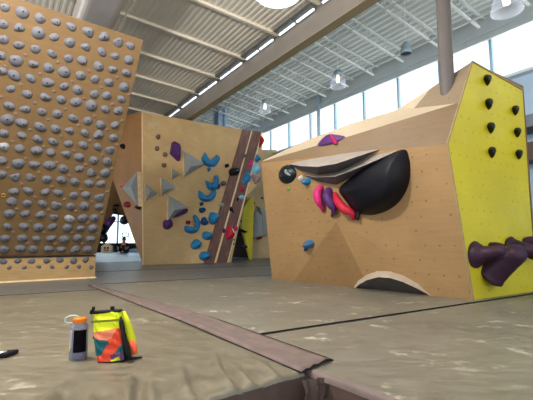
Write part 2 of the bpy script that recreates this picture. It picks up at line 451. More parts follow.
# clerestory wall (right, along B at a = 9)
ZS, ZH = 4.14, 5.17
mb = MB(); mb.box(W(9.1, 13, (ZS-.45)/2), A*.1, B*18, Z*((ZS+.45)/2)); struct(mb.obj('wall_right', BLUEW))
mb = MB(); mb.box(W(9.08, 13, (ZH+5.9)/2), A*.12, B*18, Z*((5.9-ZH)/2)); mb.box(W(8.93, 13, 5.33), A*.04, B*18, Z*.02)
mb.box(W(8.9, 13, ZS-.03), A*.1, B*18, Z*.03)
struct(mb.obj('wall_right_header', simple('header_grey', srgb(214, 222, 226), .6, var=.04, scale=2)))
def glassy():
    m = bpy.data.materials.new('window_glass'); m.use_nodes = True; N = m.node_tree.nodes; L = m.node_tree.links
    N.remove(N['Principled BSDF']); tr = N.new('ShaderNodeBsdfTransparent'); gl = N.new('ShaderNodeBsdfGlossy'); mx = N.new('ShaderNodeMixShader')
    tr.inputs[0].default_value = (.95, .99, 1, 1); gl.inputs[1].default_value = .05; mx.inputs[0].default_value = .06
    L.new(tr.outputs[0], mx.inputs[1]); L.new(gl.outputs[0], mx.inputs[2]); L.new(mx.outputs[0], N['Material Output'].inputs[0]); return m
GLASS = glassy()
bm_ = [4.42+1.275*i for i in range(-5, 19)]
for i in range(len(bm_)-1):
    c = W(9.05, (bm_[i]+bm_[i+1])/2, (ZS+ZH)/2)
    mb = MB()
    mb.box(B*(-.6375), A*.04, B*.03, Z*((ZH-ZS)/2))
    mb.box(Z*(-(ZH-ZS)/2+.02), A*.04, B*.6, Z*.02)
    fr = mb.obj('window_%d' % (i+1), FRAMEM, loc=c); struct(fr)
    mb = MB(); mb.box(V((0, 0, 0)), A*.004, B*.605, Z*((ZH-ZS)/2-.04)); mb.obj('pane', GLASS, fr)
for b in (10.13, 17.5):
    mb = MB(); mb.tube([W(8.85, b, -.4), W(8.85, b, 5.7)], .06, 12); struct(mb.obj('wall_column', FRAMEM, smooth=True))
# end wall with tall windows above a black dado
BE = 30
mb = MB()
mb.box(W(-2, BE, .08), A*12, B*.1, Z*.49, 0)
mb.box(W(-2, BE, 4.5), A*12, B*.1, Z*1.2, 1)
for a in [-14+1.4*i for i in range(18)]: mb.box(W(a, BE, 1.95), A*(.05 if int(a*10) % 3 else .12), B*.08, Z*1.4, 2)
mb.box(W(-2, BE, 2.1), A*12, B*.06, Z*.03, 2)
struct(mb.obj('wall_back', [BLACKW, BLUEW, FRAMEM]))
mb = MB(); mb.box(W(-2, BE, 1.95), A*12, B*.01, Z*1.36); struct(mb.obj('window_40', GLASS))
# structural columns under the girder
mb = MB(); cx, cy = 2.235, 5.0
cb = V((2.035, 4.34, 0))
mb.tube([cb+Z*-.4, cb+Z*4.93], .077, 32, 0); mb.tube([cb+Z*-.4, cb+Z*-.38], .14, 4)
o = struct(mb.obj('steel_column', STEELG, smooth=True))
mb = MB(); q_ = EYE+ray(218, 200)*(16/ray(218, 200).y); c2 = V((q_.x, q_.y, 2.8)); hz = (zr(c2.dot(A))+.4)/2; c2.z = hz-.4
mb.box(c2-A*.02-B*.20, A*.12, B*.03, Z*hz); mb.box(c2-A*.02+B*.20, A*.12, B*.03, Z*hz); mb.box(c2-A*.02, A*.02, B*.20, Z*hz)
mb.box(c2+A*.14-B*.2, A*.05, B*.12, Z*hz)
struct(mb.obj('steel_column', simple('pale_blue_steel', srgb(176, 204, 232), .5)))
# duct object
dc = (G(98, 12, 4.45)).dot(A)
da0 = G(80, 10, 4.42).dot(A); da1 = G(121, 16, 4.42).dot(A)
bend = G(95, 24, 4.42).dot(B)
mb = MB(); pr = []
R = .12; ax0, ax1 = min(da0, da1), max(da0, da1)
prof = [(ax0, 4.85), (ax0, 4.42+R)]+[(ax0+R-R*math.cos(t_), 4.42+R-R*math.sin(t_)) for t_ in (.4, .8, 1.2)]+[(ax0+R, 4.42), (ax1-R, 4.42)]+[(ax1-R+R*math.sin(t_), 4.42+R-R*math.cos(t_)) for t_ in (.4, .8, 1.2)]+[(ax1, 4.42+R), (ax1, 4.85)]
n = len(prof); vs = [W(a, b, z) for b in (-4, bend+.4, 22) for a, z in prof]
mb.add(vs, [(k*n+i, k*n+(i+1) % n, (k+1)*n+(i+1) % n, (k+1)*n+i) for k in range(2) for i in range(n)]+[tuple(range(n)), tuple(range(2*n, 3*n))[::-1]])
o = mb.obj('air_duct', DUCTM); tag(o, 'wide grey metal air duct under the cream ceiling above the wall of small holds', 'duct')

# ---------------------------------------------------------------- pendant lamps
CLEAR = None
def clearm():
    m = bpy.data.materials.new('clear_dome'); m.use_nodes = True; N = m.node_tree.nodes; L = m.node_tree.links
    N.remove(N['Principled BSDF']); tr = N.new('ShaderNodeBsdfTransparent'); gl = N.new('ShaderNodeBsdfPrincipled'); mx = N.new('ShaderNodeMixShader')
    gl.inputs['Base Color'].default_value = (.75, .78, .85, 1); gl.inputs['Roughness'].default_value = .15
    tr.inputs[0].default_value = (.93, .95, 1, 1); lw = N.new('ShaderNodeLayerWeight'); lw.inputs[0].default_value = .35
    r = ramp(N, L, lw.outputs['Facing'], [(0, (.08,)*3), (1, (.5,)*3)])
    L.new(r, mx.inputs[0]); L.new(tr.outputs[0], mx.inputs[1]); L.new(gl.outputs[0], mx.inputs[2]); L.new(mx.outputs[0], N['Material Output'].inputs[0]); return m
CLEAR = clearm()
GREYLAMP = simple('grey_blue_lamp', srgb(150, 172, 186), .45, .2)
BULB = emis('warm_bulb', (1, .80, .66), 1.3); BULBW = emis('bright_lens', (1, .97, .88), 9)
def pendant(pos, r, h, kind, label, zc, watt=0, col=(1, .96, .9)):
    t = empty('pendant_lamp', pos, label, 'lamp', None)
    mb = MB(); mb.tube([V((0, 0, h+.04)), V((0, 0, zc-pos.z))], .008, 6); mb.obj('rod', CEIL_R, t)
    mb = MB()
    if kind == 'bell':
        mb.lathe([(r*.93, 0), (r, .0), (r, .04), (r*.92, h*.45), (r*.7, h*.8), (r*.35, h), (.02, h+.01)], 24); mb.obj('shade', GREYLAMP, t, True)
        mb = MB(); mb.lathe([(.001, .03), (r*.9, .03), (r*.9, .025), (.001, .025)], 24); mb.obj('lens', HOUS, t)
    elif kind == 'clear':
        mb.lathe([(r, 0), (r*1.02, .02), (r*.9, h*.35), (r*.62, h*.75), (r*.45, h*.8), (r*.44, h*.8)], 24); mb.obj('shade', CLEAR, t, True)
        mb = MB(); mb.lathe([(r*.45, h*.75), (r*.5, h*.8), (r*.48, h), (.02, h+.03)], 20); mb.obj('housing', GREYLAMP, t, True)
        mb = MB(); mb.lathe([(.002, h*.25), (r*.22, h*.3), (r*.28, h*.5), (r*.2, h*.75), (.002, h*.76)], 14); mb.obj('bulb', BULB, t, True)
    else:
        mb.lathe([(r, 0), (r*1.02, .03), (r*.95, h*.35), (r*.5, h), (.02, h+.02)], 28); mb.obj('shade', GREYLAMP, t, True)
        mb = MB(); mb.lathe([(.002, -.05), (r*.5, -.04), (r*.85, -.02), (r*.97, .01)], 28); mb.obj('lens', BULBW, t, True)
    if watt:
        l = bpy.data.lights.new('lamp_light', 'POINT'); l.energy = watt; l.color = col; l.shadow_soft_size = r*.5
        lo = bpy.data.objects.new('lamp_light', l); COL.objects.link(lo); lo.parent = t; lo.location = (0, 0, -.08)
    return t
P = EYE+ray(278, -5)*(4.55/ray(278, -5).y)
pendant(P, .28, .3, 'big', 'large glowing white pendant lamp at the top edge, nearest the viewer', zl(P.dot(A))+0, 80)
def at_a(u, v, a): return PL(u, v, A*a, A)
pendant(at_a(406, 54, 6.9), .115, .26, 'bell', 'grey-blue bell pendant lamp left of the round steel column', zr(6.9), 0)
pendant(at_a(338, 87, 6.9), .2, .42, 'clear', 'clear glass pendant lamp above the middle windows', zr(6.9), 7, (.9, .96, 1))
pendant(at_a(265, 112, 6.9), .2, .38, 'clear', 'small distant clear pendant lamp right of the pale blue column', zr(6.9), 7, (.9, .96, 1))
pendant(at_a(507, 12, 5.9), .21, .4, 'clear', 'large clear pendant lamp in the top right corner of the view', zr(5.9), 7, (.9, .96, 1))
# unseen lamps: one placed by the dome's shadow, one added as fill
UNSEEN_LAMPS = [(V((-2.0, 2.3, 3.8)), 820, 'white pendant lamp before the leaning left wall, above the picture'), (W(1.6, -1.2, 3.95), 50, 'unseen fill lamp added behind the viewer')]
for p_, wt, nm in UNSEEN_LAMPS:
    pendant(p_, .25, .4, 'clear', nm, zl(p_.dot(A)), wt)  # clear shades chosen to send light up to the ceiling

# ---------------------------------------------------------------- holds
def basis(n):
    n = V(n).normalized(); u = Z-n*n.z
    u = u.normalized() if u.length > .05 else B.copy(); r = u.cross(n); return r, u, n
def mat_at(P, n, rot=0, s=(1, 1, 1)):
    r, u, n = basis(n); M = Matrix(((r.x, u.x, n.x, P.x), (r.y, u.y, n.y, P.y), (r.z, u.z, n.z, P.z), (0, 0, 0, 1)))
    return M @ Matrix.Rotation(rot, 4, 'Z') @ Matrix.Diagonal((s[0], s[1], s[2], 1))
def dome(outline, h, peak=(0, 0), lev=6, p=2.2, sink=.004, flat=0):
    """relief from a closed outline in local x,y; rises along +z"""
    n = len(outline); vs = []; cx_, cy_ = peak
    vs += [V((x, y, -sink)) for x, y in outline]
    for k in range(lev):
        t_ = 1-(k/lev)**1.0*(1-flat); z = h*(1-(t_ if not flat else (t_-flat)/(1-flat))**p)
        if k == 0: z = 0.0
        vs += [V((cx_+(x-cx_)*t_, cy_+(y-cy_)*t_, z)) for x, y in outline]
    fs = [(k*n+j, k*n+(j+1) % n, (k+1)*n+(j+1) % n, (k+1)*n+j) for k in range(lev) for j in range(n)]
    if flat: fs.append(tuple(lev*n+j for j in range(n)))
    else:
        vs.append(V((cx_, cy_, h))); c = len(vs)-1
        fs += [(lev*n+j, lev*n+(j+1) % n, c) for j in range(n)]
    return vs, fs
def smooth_outline(pts, sub=4):
    n = len(pts); out = []
    for i in range(n):
        p0, p1, p2, p3 = pts[i-1], pts[i], pts[(i+1) % n], pts[(i+2) % n]
        for k in range(sub):
            t_ = k/sub
            out.append(tuple(.5*((2*p1[d])+(-p0[d]+p2[d])*t_+(2*p0[d]-5*p1[d]+4*p2[d]-p3[d])*t_*t_+(-p0[d]+3*p1[d]-3*p2[d]+p3[d])*t_**3) for d in (0, 1)))
    return out
def ccw(pts):
    s = sum(pts[i][0]*pts[(i+1) % len(pts)][1]-pts[(i+1) % len(pts)][0]*pts[i][1] for i in range(len(pts)))
    return pts if s > 0 else pts[::-1]
def px_hold(name, pts, P0, n, h, mat, label, cat='climbing hold', group=None, soft=True, peak=None, lev=6, p=2.2, flat=0, lift=0):
    """hold whose outline lies on a wall plane; pts are outline points on that wall"""
    n = V(n).normalized()
    if n.dot(EYE-P0) < 0: n = -n
    W3 = [PL(u, v, P0+n*lift, n) for u, v in pts]; c = sum(W3, V((0, 0, 0)))/len(W3)
    r, u_, n = basis(n); o2 = ccw([((q-c).dot(r), (q-c).dot(u_)) for q in W3])
    if soft: o2 = smooth_outline(o2)
    pk = (0, 0)
    if peak: q = PL(peak[0], peak[1], P0+n*h, n); pk = ((q-c).dot(r), (q-c).dot(u_))
    vs, fs = dome(o2, h, pk, lev, p, .004+lift, flat)
    o = mesh(name, vs, fs, mat, None, soft); o.matrix_world = mat_at(c, n)
    return tag(o, label, cat, group)
def ell(cx, cy, rx, ry, rot=0, k=12, wob=.12, seed=0):
    rd = random.Random(int(cx*7+cy*13+seed)); out = []
    for i in range(k):
        a = 2*math.pi*i/k; f = 1+rd.uniform(-wob, wob); x, y = rx*f*math.cos(a), ry*f*math.sin(a)
        out.append((cx+x*math.cos(rot)-y*math.sin(rot), cy+x*math.sin(rot)+y*math.cos(rot)))
    return out
def ordw(n): return ['first', 'second', 'third', 'fourth', 'fifth', 'sixth', 'seventh', 'eighth', 'ninth', 'tenth', 'eleventh', 'twelfth', 'thirteenth', 'fourteenth', 'fifteenth', 'sixteenth', 'seventeenth', 'eighteenth'][n]

# ---------------------------------------------------------------- left leaning wall of small grey holds
K0 = G(0, 283); K1 = G(95, 278); dW = (K1-K0).normalized(); nK = V((dW.y, -dW.x, 0))
Kt = K1+Z*.37; T = PL(143, 40, Kt, dW); up_s = (T-Kt).normalized(); nS = dW.cross(up_s)*-1
if nS.dot(EYE-T) < 0: nS = -nS
LW = 3.6
sw = empty('climbing_wall', K1-dW*1.8, 'leaning plywood training wall on the left covered in rows of small grey holds', 'climbing wall')
o0 = V(sw.location)
L_ = (T-Kt).length
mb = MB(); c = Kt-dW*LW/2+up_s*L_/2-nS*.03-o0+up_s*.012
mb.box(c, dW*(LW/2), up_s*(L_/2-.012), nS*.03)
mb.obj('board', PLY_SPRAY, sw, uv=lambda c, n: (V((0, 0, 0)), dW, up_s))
mb = MB(); mb.box(K1-dW*LW/2+Z*.178-nK*.05-o0, dW*(LW/2), nK*.03, Z*.178); mb.box(K1-dW*LW/2+Z*.35-nK*.12-o0, dW*(LW/2), nK*.03, Z*.1); mb.obj('kick_board', PLY_KICK, sw, uv=lambda c, n: (V((0, 0, 0)), dW, Z))
mb = MB(); mb.box(K1-dW*LW/2+Z*.008-nK*.035-o0, dW*(LW/2+.02), nK*.035, Z*.012); mb.obj('floor_trim', EDGE, sw)
mb = MB(); mb.box(K1-dW*LW/2+Z*.362-nK*.03-o0, dW*(LW/2), nK*.027, Z*.009); mb.obj('gap_strip', DARKG, sw)
mb = MB()
for k in range(4):
    q = K1-dW*(.05+k*1.15)-o0
    bk = Z*.1-nK*1.5
    mb.box(q+Z*.0+(up_s*L_/2)-nS*.13+Z*.38, dW*.03, up_s*(L_/2-.02), nS*.07)
    if k: mb.tube([q+Z*.02-nK*1.7, q+up_s*L_*.9+Z*.3-nS*.2], .05, 4)
mb.obj('frame', PLY_DARK, sw)
# hold shapes
def variant(seed):
    rd = random.Random(seed); k = 14; el = rd.uniform(.7, 1.0); ph = rd.uniform(0, 6.28); lob = rd.uniform(.05, .28); l3 = rd.uniform(0, .14)
    pts = []
    for i in range(k):
        a = 2*math.pi*i/k; r = 1+lob*math.cos(a-ph)+l3*math.cos(3*a+ph)
        pts.append((r*math.cos(a), r*math.sin(a)*el))
    pts = ccw(pts)
    pk = (rd.uniform(-.15, .15), rd.uniform(.0, .3))
    vs, fs = dome(pts, rd.uniform(.62, .9), pk, 5, rd.uniform(1.6, 2.6), .05)
    me = bpy.data.meshes.new('hold'); me.from_pydata(vs, [], fs)
    for p_ in me.polygons: p_.use_smooth = True
    return me, pk, vs[-1].z
VAR = [variant(s) for s in range(11)]
bolt_me = bpy.data.meshes.new('bolt')
mbb = MB(); mbb.lathe([(.13, -.2), (.14, .035), (.12, .045), (.001, .04)], 8); bolt_me.from_pydata([tuple(v) for v in mbb.v], [], mbb.f); bolt_me.materials.append(BOLT)
_mc = {}
def vmesh(i, mat):
    if (i, mat.name) not in _mc:
        me = VAR[i][0].copy(); me.materials.append(mat); _mc[(i, mat.name)] = me
    return _mc[(i, mat.name)]
def small_hold(u, v, wpx, P0, n, mat, label, group, seed, asp=.85, bolt=True, depthf=.75, name='climbing_hold', cat='climbing hold'):
    rd = random.Random(seed); P = PL(u, v, P0, n); s = wpx*(P.y*CP+(P.z-HC)*SP)/400/2
    vi = rd.randrange(len(VAR)); me = vmesh(vi, mat)
    o = bpy.data.objects.new(name, me); COL.objects.link(o)
    rot = rd.uniform(-.7, .7)+(math.pi if rd.random() < .12 else 0)
    M = mat_at(P, n, rot, (s, s*asp/.88, s*depthf)); o.matrix_world = M
    tag(o, label, cat, group)
    if bolt:
        bo = bpy.data.objects.new('bolt', bolt_me); COL.objects.link(bo); bo.parent = o
        bo.location = (VAR[vi][1][0], VAR[vi][1][1], VAR[vi][2]-.02)
    return o
ROWS = [
 [(4.5,7),(22,12.5),(40.5,18),(57,22),(72,27),(88.5,32.5),(104.5,37),(118,41.5),(131,46)],
 [(3,24),(19.5,28),(38,33),(54,38),(69.5,42),(86,47.5),(101,52),(115.5,56),(129,60)],
 [(3,39),(18,44.5),(35,48.5),(52,53),(68,58),(82.5,61),(99,66),(112.5,69.5),(126,73)],
 [(1,56),(15.5,60),(33,64),(49,67.5),(64,72),(80.5,75.5),(94.5,79),(109.5,83),(124,87)],
 [(1,71),(13,75.5),(30,78.5),(47,82.5),(63.5,86),(78,89.5),(94,94),(107.5,96),(120.5,99.5)],
 [(10.5,89.5),(28,95),(45,97),(61,99.5),(75.5,103),(91,105.5),(104.5,109.5),(118,111.5)],
 [(8.5,106),(26,109),(42,111.5),(57,114),(73,117.5),(87.5,121),(101,124.5),(115.5,125)],
 [(7,120),(22.5,122.5),(40,126),(56,128.5),(70,131),(84.5,133),(99,135),(113.5,137.5)],
 [(4.5,134),(22,136),(37.5,139),(53,141),(69,143.2),(82.5,145.5),(97,147),(110,149.5)],
 [(4,147),(20,149),(36,151),(51,153),(66.5,154.5),(80,158),(94,160),(107.5,161)],
 [(2.5,161),(18,163),(34,164.5),(49,166),(63.5,168.3),(79,169.5),(92,172.5),(105,172.5)],
 [(1.5,174),(15,176.5),(31,177),(46.5,179),(61,180),(75,181.5),(90,183),(102,184)],
 [(14.5,191),(29,191),(45,192.5),(59,193),(73.5,195),(86.5,195.5),(99.5,197)],
 [(11.5,202),(27,203),(41.7,204),(56.5,205),(70.5,206),(84,206),(98.5,207)],
 [(9,214),(25,214.5),(41,215),(54,217),(69.5,218),(82,218),(94,218)],
 [(7,226.5),(24.5,227),(38,227.5),(52,227.5),(67,227.5),(80,228),(92.5,228.5)],
 [(5.5,238),(22,238),(36,239),(50.5,238.5),(64.5,239),(77.5,238),(90,239)],
 [(4,249),(19.5,249),(33.5,249),(48,249),(60.5,249.5),(75.5,249.5),(87,250)]]
BIG = {(0,1):12.5,(0,2):10.5,(1,2):13,(0,5):12,(0,6):11,(3,1):13,(4,1):13,(4,3):12,(3,4):12,(5,4):12,(6,0):11,(7,0):12.5,(7,1):12,(7,2):12.5,(9,3-1):12,(10,3):12.5,(10,1):12,(14,4):11,(8,2):10.5,(5,5):12,(7,6):11}
PALE = {(14,4),(9,0)}
for ri, row in enumerate(ROWS):
    for ci, (u, v) in enumerate(row):
        wpx = BIG.get((ri, ci), 9.2+(hash((ri*31+ci*17)) % 5)*.35)
        fr = len(row)-ci-1
        lab = '%s%s hold on leaning left wall, %s from right edge, %s row down' % ('wide ' if wpx > 11.5 else '', 'pale grey' if (ri, ci) in PALE else 'grey', ordw(fr), ordw(ri))
        small_hold(u, v, wpx, T, nS, GREY_L if (ri, ci) in PALE else GREY_H, lab, 'grey holds on the leaning left wall', ri*100+ci)
for ri, (row, wp) in enumerate((([(3,261),(17.5,261),(32,261),(46.5,261),(59.5,260.5),(73.5,260.5),(85.5,260)], 7), ([(9,268),(24.5,267.5),(39,267),(52.5,267),(66.5,267),(79,267),(91.5,267)], 4.6))):
    for ci, (u, v) in enumerate(row):
        small_hold(u, v, wp, K1-nK*.02, nK, GREYVD, 'dark grey %shold on left kick board, %s from right end, %s row' % ('' if ri == 0 else 'small ', ordw(len(row)-1-ci), ['upper', 'lower'][ri]), 'dark holds along the kick board', 3000+ri*50+ci, bolt=False)
FT = [(25.5,55),(5,66.5),(58,62.5),(40,74),(20.5,84.5),(72.5,81.5),(54,91.5),(35,103),(1,97),(89,71),(117,77.5),(101.5,88),(129,95),(84,98.5),(113,104),(16,114),(30,130),(48.5,120),(65.5,109),(61.5,136.5),(12,142),(44,147),(74,151),(112,104.5),(95,116),(79,125.5),(107,130),(90,141),(117,145),(122,121),(102,155),(26,158.5),(8,168),(39,172.5),(57,162.5),(22,184),(69,175.5),(52,187),(35,197.5),(64.5,199.5),(85.5,165),(111.5,169),(98,178),(81,189.5),(107,192),(92,202),(17,209),(48.5,210),(30.5,221.5),(13.5,232.5),(44,232.5),(27.5,243.5),(55,244),(76,211.5),(102,213),(87.5,223.5),(71.5,233),(97,234),(82,244)]
seen = {}
for i, (u, v) in enumerate(FT):
    best = min(((abs(u-x)**2+abs(v-y)**2, ri, ci, x) for ri, row in enumerate(ROWS) for ci, (x, y) in enumerate(row) if y <= v), default=None)
    ri, ci, x = best[1:]; side = 'right' if u >= x else 'left'
    key = (ri, ci, side); seen[key] = seen.get(key, 0)+1
    lab = 'tiny brown foothold below %s of hold %s from right edge, %s row, left wall' % (side, ordw(len(ROWS[ri])-1-ci), ordw(ri))
    small_hold(u, v, 3.9, T, nS, FOOT, lab, 'tiny brown footholds on the left wall', 5000+i, bolt=False, depthf=.5, name='foothold', cat='foothold')
P = PL(3.5, 195, T, nS)
mb = MB(); mb.tube([V((math.cos(a)*.022, math.sin(a)*.022, .01)) for a in [i*2*math.pi/14 for i in range(15)]], .006, 6)
o = mb.obj('brass_ring', simple('brass', srgb(220, 180, 90), .3, .9), None, True); o.matrix_world = mat_at(P, nS); tag(o, 'small brass ring near the left edge of the leaning wall, between two rows of holds', 'ring')

# ---------------------------------------------------------------- middle boulder with the brown band
Mc = G(143, 265); nL = -A
Tm = PL(142, 112, Mc, A); nF = (A.cross(Tm-Mc)).normalized()
if nF.dot(EYE-Mc) < 0: nF = -nF
F = [PL(u, v, Mc, nF) for u, v in ((142,112),(262,133),(262,150),(258,184),(246,197),(240,222),(231,263),(143,265))]
F[-2].z = max(F[-2].z, 0); F[0] = Tm; F[-1] = Mc
L1 = PL(113, 180, Mc, A); L3 = PL(118, 117, Mc, A)
offB = [L3-Tm]*3+[(L3-Tm)*.7+(L1-Mc)*.3]+[(L1-Mc)*.6+(L3-Tm)*.4]+[(L1-Mc)]*3
Bk = [F[i]+offB[i] for i in range(8)]
mw = empty('boulder_wall', Mc, 'plywood boulder in the middle with a dark brown band and blue crescent holds', 'climbing wall')
og = V(mw.location)
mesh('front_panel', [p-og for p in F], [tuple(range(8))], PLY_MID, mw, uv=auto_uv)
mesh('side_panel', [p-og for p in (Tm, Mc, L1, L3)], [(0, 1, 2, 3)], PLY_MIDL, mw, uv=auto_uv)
allv = [p-og for p in F+Bk]
fs = [(i, i+1, i+9, i+8) for i in range(7)]+[tuple(range(8, 16))]
mesh('back_shell', allv, fs, PLY_DARK, mw, uv=auto_uv)
mb = MB(); e0 = Mc-og; e1 = Tm-og; ax = (Tm-Mc).normalized(); mb.box((e0+e1)/2+nF*.0, A*.012, nF*.012, (e1-e0)/2); mb.obj('corner_edge', EDGE, mw)
# brown band of grooved boards
def woodband():
    m, N, L, b = nt('brown_boards', .5)
    n = noise_(N, L, 3, 4, 'UV', (22, .8, 1), .6)
    L.new(ramp(N, L, n, [(.3, srgb(66, 36, 30)), (.5, srgb(98, 62, 52)), (.72, srgb(140, 106, 92))]), b.inputs['Base Color']); return m
BANDM = woodband()
def slabq(pts, n, P0, h, mat, name, parent, uvf=None):
    a_ = [PL(u, v, P0, n) for u, v in pts]; org = V(parent.location) if parent else V((0, 0, 0))
    vs = [q-n*.01-org for q in a_]+[q+n*h-org for q in a_]; k = len(a_)
    return mesh(name, vs, [tuple(range(k)), tuple(range(k, 2*k))]+[(i, (i+1) % k, k+(i+1) % k, k+i) for i in range(k)], mat, parent, uv=uvf)
bdir = (PL(252, 131, Mc, nF)-PL(216, 263, Mc, nF)).normalized()
buv = lambda c, n: (V((0, 0, 0)), bdir.cross(nF), bdir)
slabq([(242.5,129.8),(250.5,131),(213,263.6),(203.5,264)], nF, Mc, .06, BANDM, 'brown_band', mw, buv)
slabq([(252,131.2),(260.5,132.5),(226,263),(215.5,263.6)], nF, Mc, .06, BANDM, 'brown_band', mw, buv)
slabq([(250.5,131),(252,131.2),(215.5,263.6),(213,263.6)], nF, Mc, .035, EDGE, 'pale_stripe', mw, buv)
slabq([(260.5,132.5),(262,132.8),(227.5,263),(226,263)], nF, Mc, .045, EDGE, 'pale_stripe', mw, buv)

def pyramid(pts, apx, P0, n, h, label, edge=None, mat=GREYV):
    n = V(n).normalized()
    if n.dot(EYE-P0) < 0: n = -n
    b_ = [PL(u, v, P0, n) for u, v in pts]; ap = PL(apx[0], apx[1], P0+n*h, n); c = sum(b_, V((0, 0, 0)))/len(b_)
    k = len(b_); vs = [q-n*.005-c for q in b_]+[q+n*(.12 if h > .26 else .05)-c for q in b_]+[ap-c]
    fs = [(i, (i+1) % k, k+(i+1) % k, k+i) for i in range(k)]; fm = [1]*k
    fs += [(k+i, k+(i+1) % k, 2*k) for i in range(k)]; fm += [0]*k
    o = mesh('pyramid_volume', vs, fs, [mat, EDGE], None, False, fm); o.location = c
    return tag(o, label, 'climbing volume', 'grey pyramid volumes on the middle boulder')
pyramid([(141.5,172),(142.8,206.5),(126,188)], (131,187), Mc, nL, .32, 'grey pyramid volume on orange side face of middle boulder, left of its corner')
pyramid([(144.6,184),(144.8,201.5),(158,193.5)], (150,192), Mc, nF, .25, 'grey pyramid volume just right of the corner of the middle boulder, second smallest')
pyramid([(160,178.5),(160.4,196.6),(175,188.5)], (164,189.5), Mc, nF, .3, 'grey pyramid volume between the corner one and the purple hold, mid height of the boulder')
pyramid([(171,169),(171,180.3),(180,174.7)], (173.5,175), Mc, nF, .2, 'smallest grey pyramid volume, under the angular purple hold')
pyramid([(182.2,152),(183,177.7),(203.5,165.2)], (191,166.5), Mc, nF, .45, 'large grey pyramid volume right of the angular purple hold')
pyramid([(167,196),(166.5,221),(187,208.5)], (174.5,210), Mc, nF, .45, 'large grey pyramid volume lowest on the middle boulder, above a purple hold')
q7 = lambda o, L: [(o[0]+x/7.54, o[1]+y/7.54) for x, y in L]
MH = lambda pts, h, mat, label, **k: px_hold('climbing_hold', pts, Mc, nF, h, mat, label, **k)
MH([(171.6,142.5),(174.5,141),(179.6,143.5),(181,148),(180.3,160.5),(177.6,161.8),(169.6,153.8)], .16, PURP, 'angular purple hold near the top of the middle boulder', soft=False, p=1.5, flat=.45)
for (u, v, nm) in ((158,137,'topmost small dark knob on the middle boulder'),(157,148.5,'small dark knob second from top on the middle boulder'),(165,154.7,'small dark knob left of the angular purple hold'),(164,165.3,'small dark knob above the mid-height grey pyramid')):
    MH(ell(u, v, 2.3, 2.6), .09, REDD if v > 150 and False else FOOT, nm, p=3)
MH(q7((165,135), [(305,130),(285,155),(275,190),(310,235),(345,240),(378,238),(405,205),(415,172),(400,150),(382,155),(378,185),(350,197),(335,180),(320,160)]), .2, BLUE, 'topmost blue crescent hold, right of the large grey pyramid', lev=4, peak=(207,163.5))
MH(ell(208.8,169.5,1.7,2.4), .1, BLUE, 'small blue knob right under the topmost blue crescent')
MH([(205.3,181.5),(207.5,188.5),(212,190.5),(217,189),(219,185),(218.6,177),(216,175),(214,177),(213.7,181),(211.5,183.2),(209,182.6),(206.5,180.5)], .2, BLUE, 'second blue crescent hold down, with a knob at its right', lev=4, peak=(212.5,186))
MH(ell(218,186.8,2,2.8), .14, DBLUE, 'small blue knob at the right tip of the second blue crescent')
MH(q7((165,180), [(255,80),(248,110),(256,140),(290,163),(345,160),(378,130),(386,100),(380,72),(365,62),(352,75),(345,105),(320,118),(290,108),(270,85)]), .22, BLUE, 'third blue crescent hold down, widest of the column', lev=4, peak=(207,199))
MH(ell(201.5,204,2.1,2.1), .1, DBLUE, 'dark blue knob under the third blue crescent')
MH(ell(202.2,210,3.6,3), .14, DBLUE, 'round blue hold below the dark knob under the third crescent')
MH(q7((165,180), [(213,268),(210,285),(240,310),(240,345),(215,360),(190,362),(160,345),(146,350),(148,385),(190,405),(240,392),(266,350),(262,300),(240,270),(225,262)]), .2, BLUE, 'lowest blue crescent hold, with a red knob in its bend', lev=4, peak=(196.5,229))
MH(ell(188,222.5,2.6,2.2), .12, REDD, 'red knob in the bend of the lowest blue crescent')
MH([(201,219.5),(203,217),(205.5,217.3),(206.5,220.5),(208.5,223),(206,225.5),(202,225),(200.3,222.5)], .16, DBLUE, 'lumpy blue hold between the lowest crescent and the big round one')
MH(ell(213,218,5.2,6.4), .3, BLUE, 'largest round blue hold, beside the brown band')
MH(ell(207,235.6,5.6,4.6), .24, BLUE, 'round blue hold under the largest round one, beside the brown band')
MH(ell(196,244.4,5.6,5,-.6), .26, BLUE, 'oval blue hold lower left, clear of the brown band')
MH(ell(204.6,256,5.3,4.8), .26, BLUE, 'lowest round blue hold, near the mats')
MH([(163,222),(166,219.5),(172,220),(172.8,226),(168,229.5),(163.5,228)], .2, PURP, 'purple hold hanging below the lowest grey pyramid')
MH([(173,214),(179,211),(187,208.5),(187.5,212),(183,214.5),(175,217)], .14, PURP, 'purple and dark hold on the right flank of the lowest grey pyramid', lift=.12)
Ls = lambda pts, h, mat, label: px_hold('climbing_hold', pts, Mc, nL, h, mat, label)
Ls(ell(123,185,3.4,2.2,-.2), .12, simple('coral_hold', srgb(206, 120, 90), .6), 'coral pink hold on the orange side face, left of its grey pyramid')
Ls(ell(127.5,204.5,3.2,3.4), .12, REDD, 'dark red hold low on the orange side face')
Ls(ell(123.8,146.5,1.6,2.6), .15, BLACKH, 'small black hold high on the orange side face')
Ls([(138,205),(141,207),(140,210),(137.5,208)], .12, BLACKH, 'small black hold under the pyramid on the orange side face')
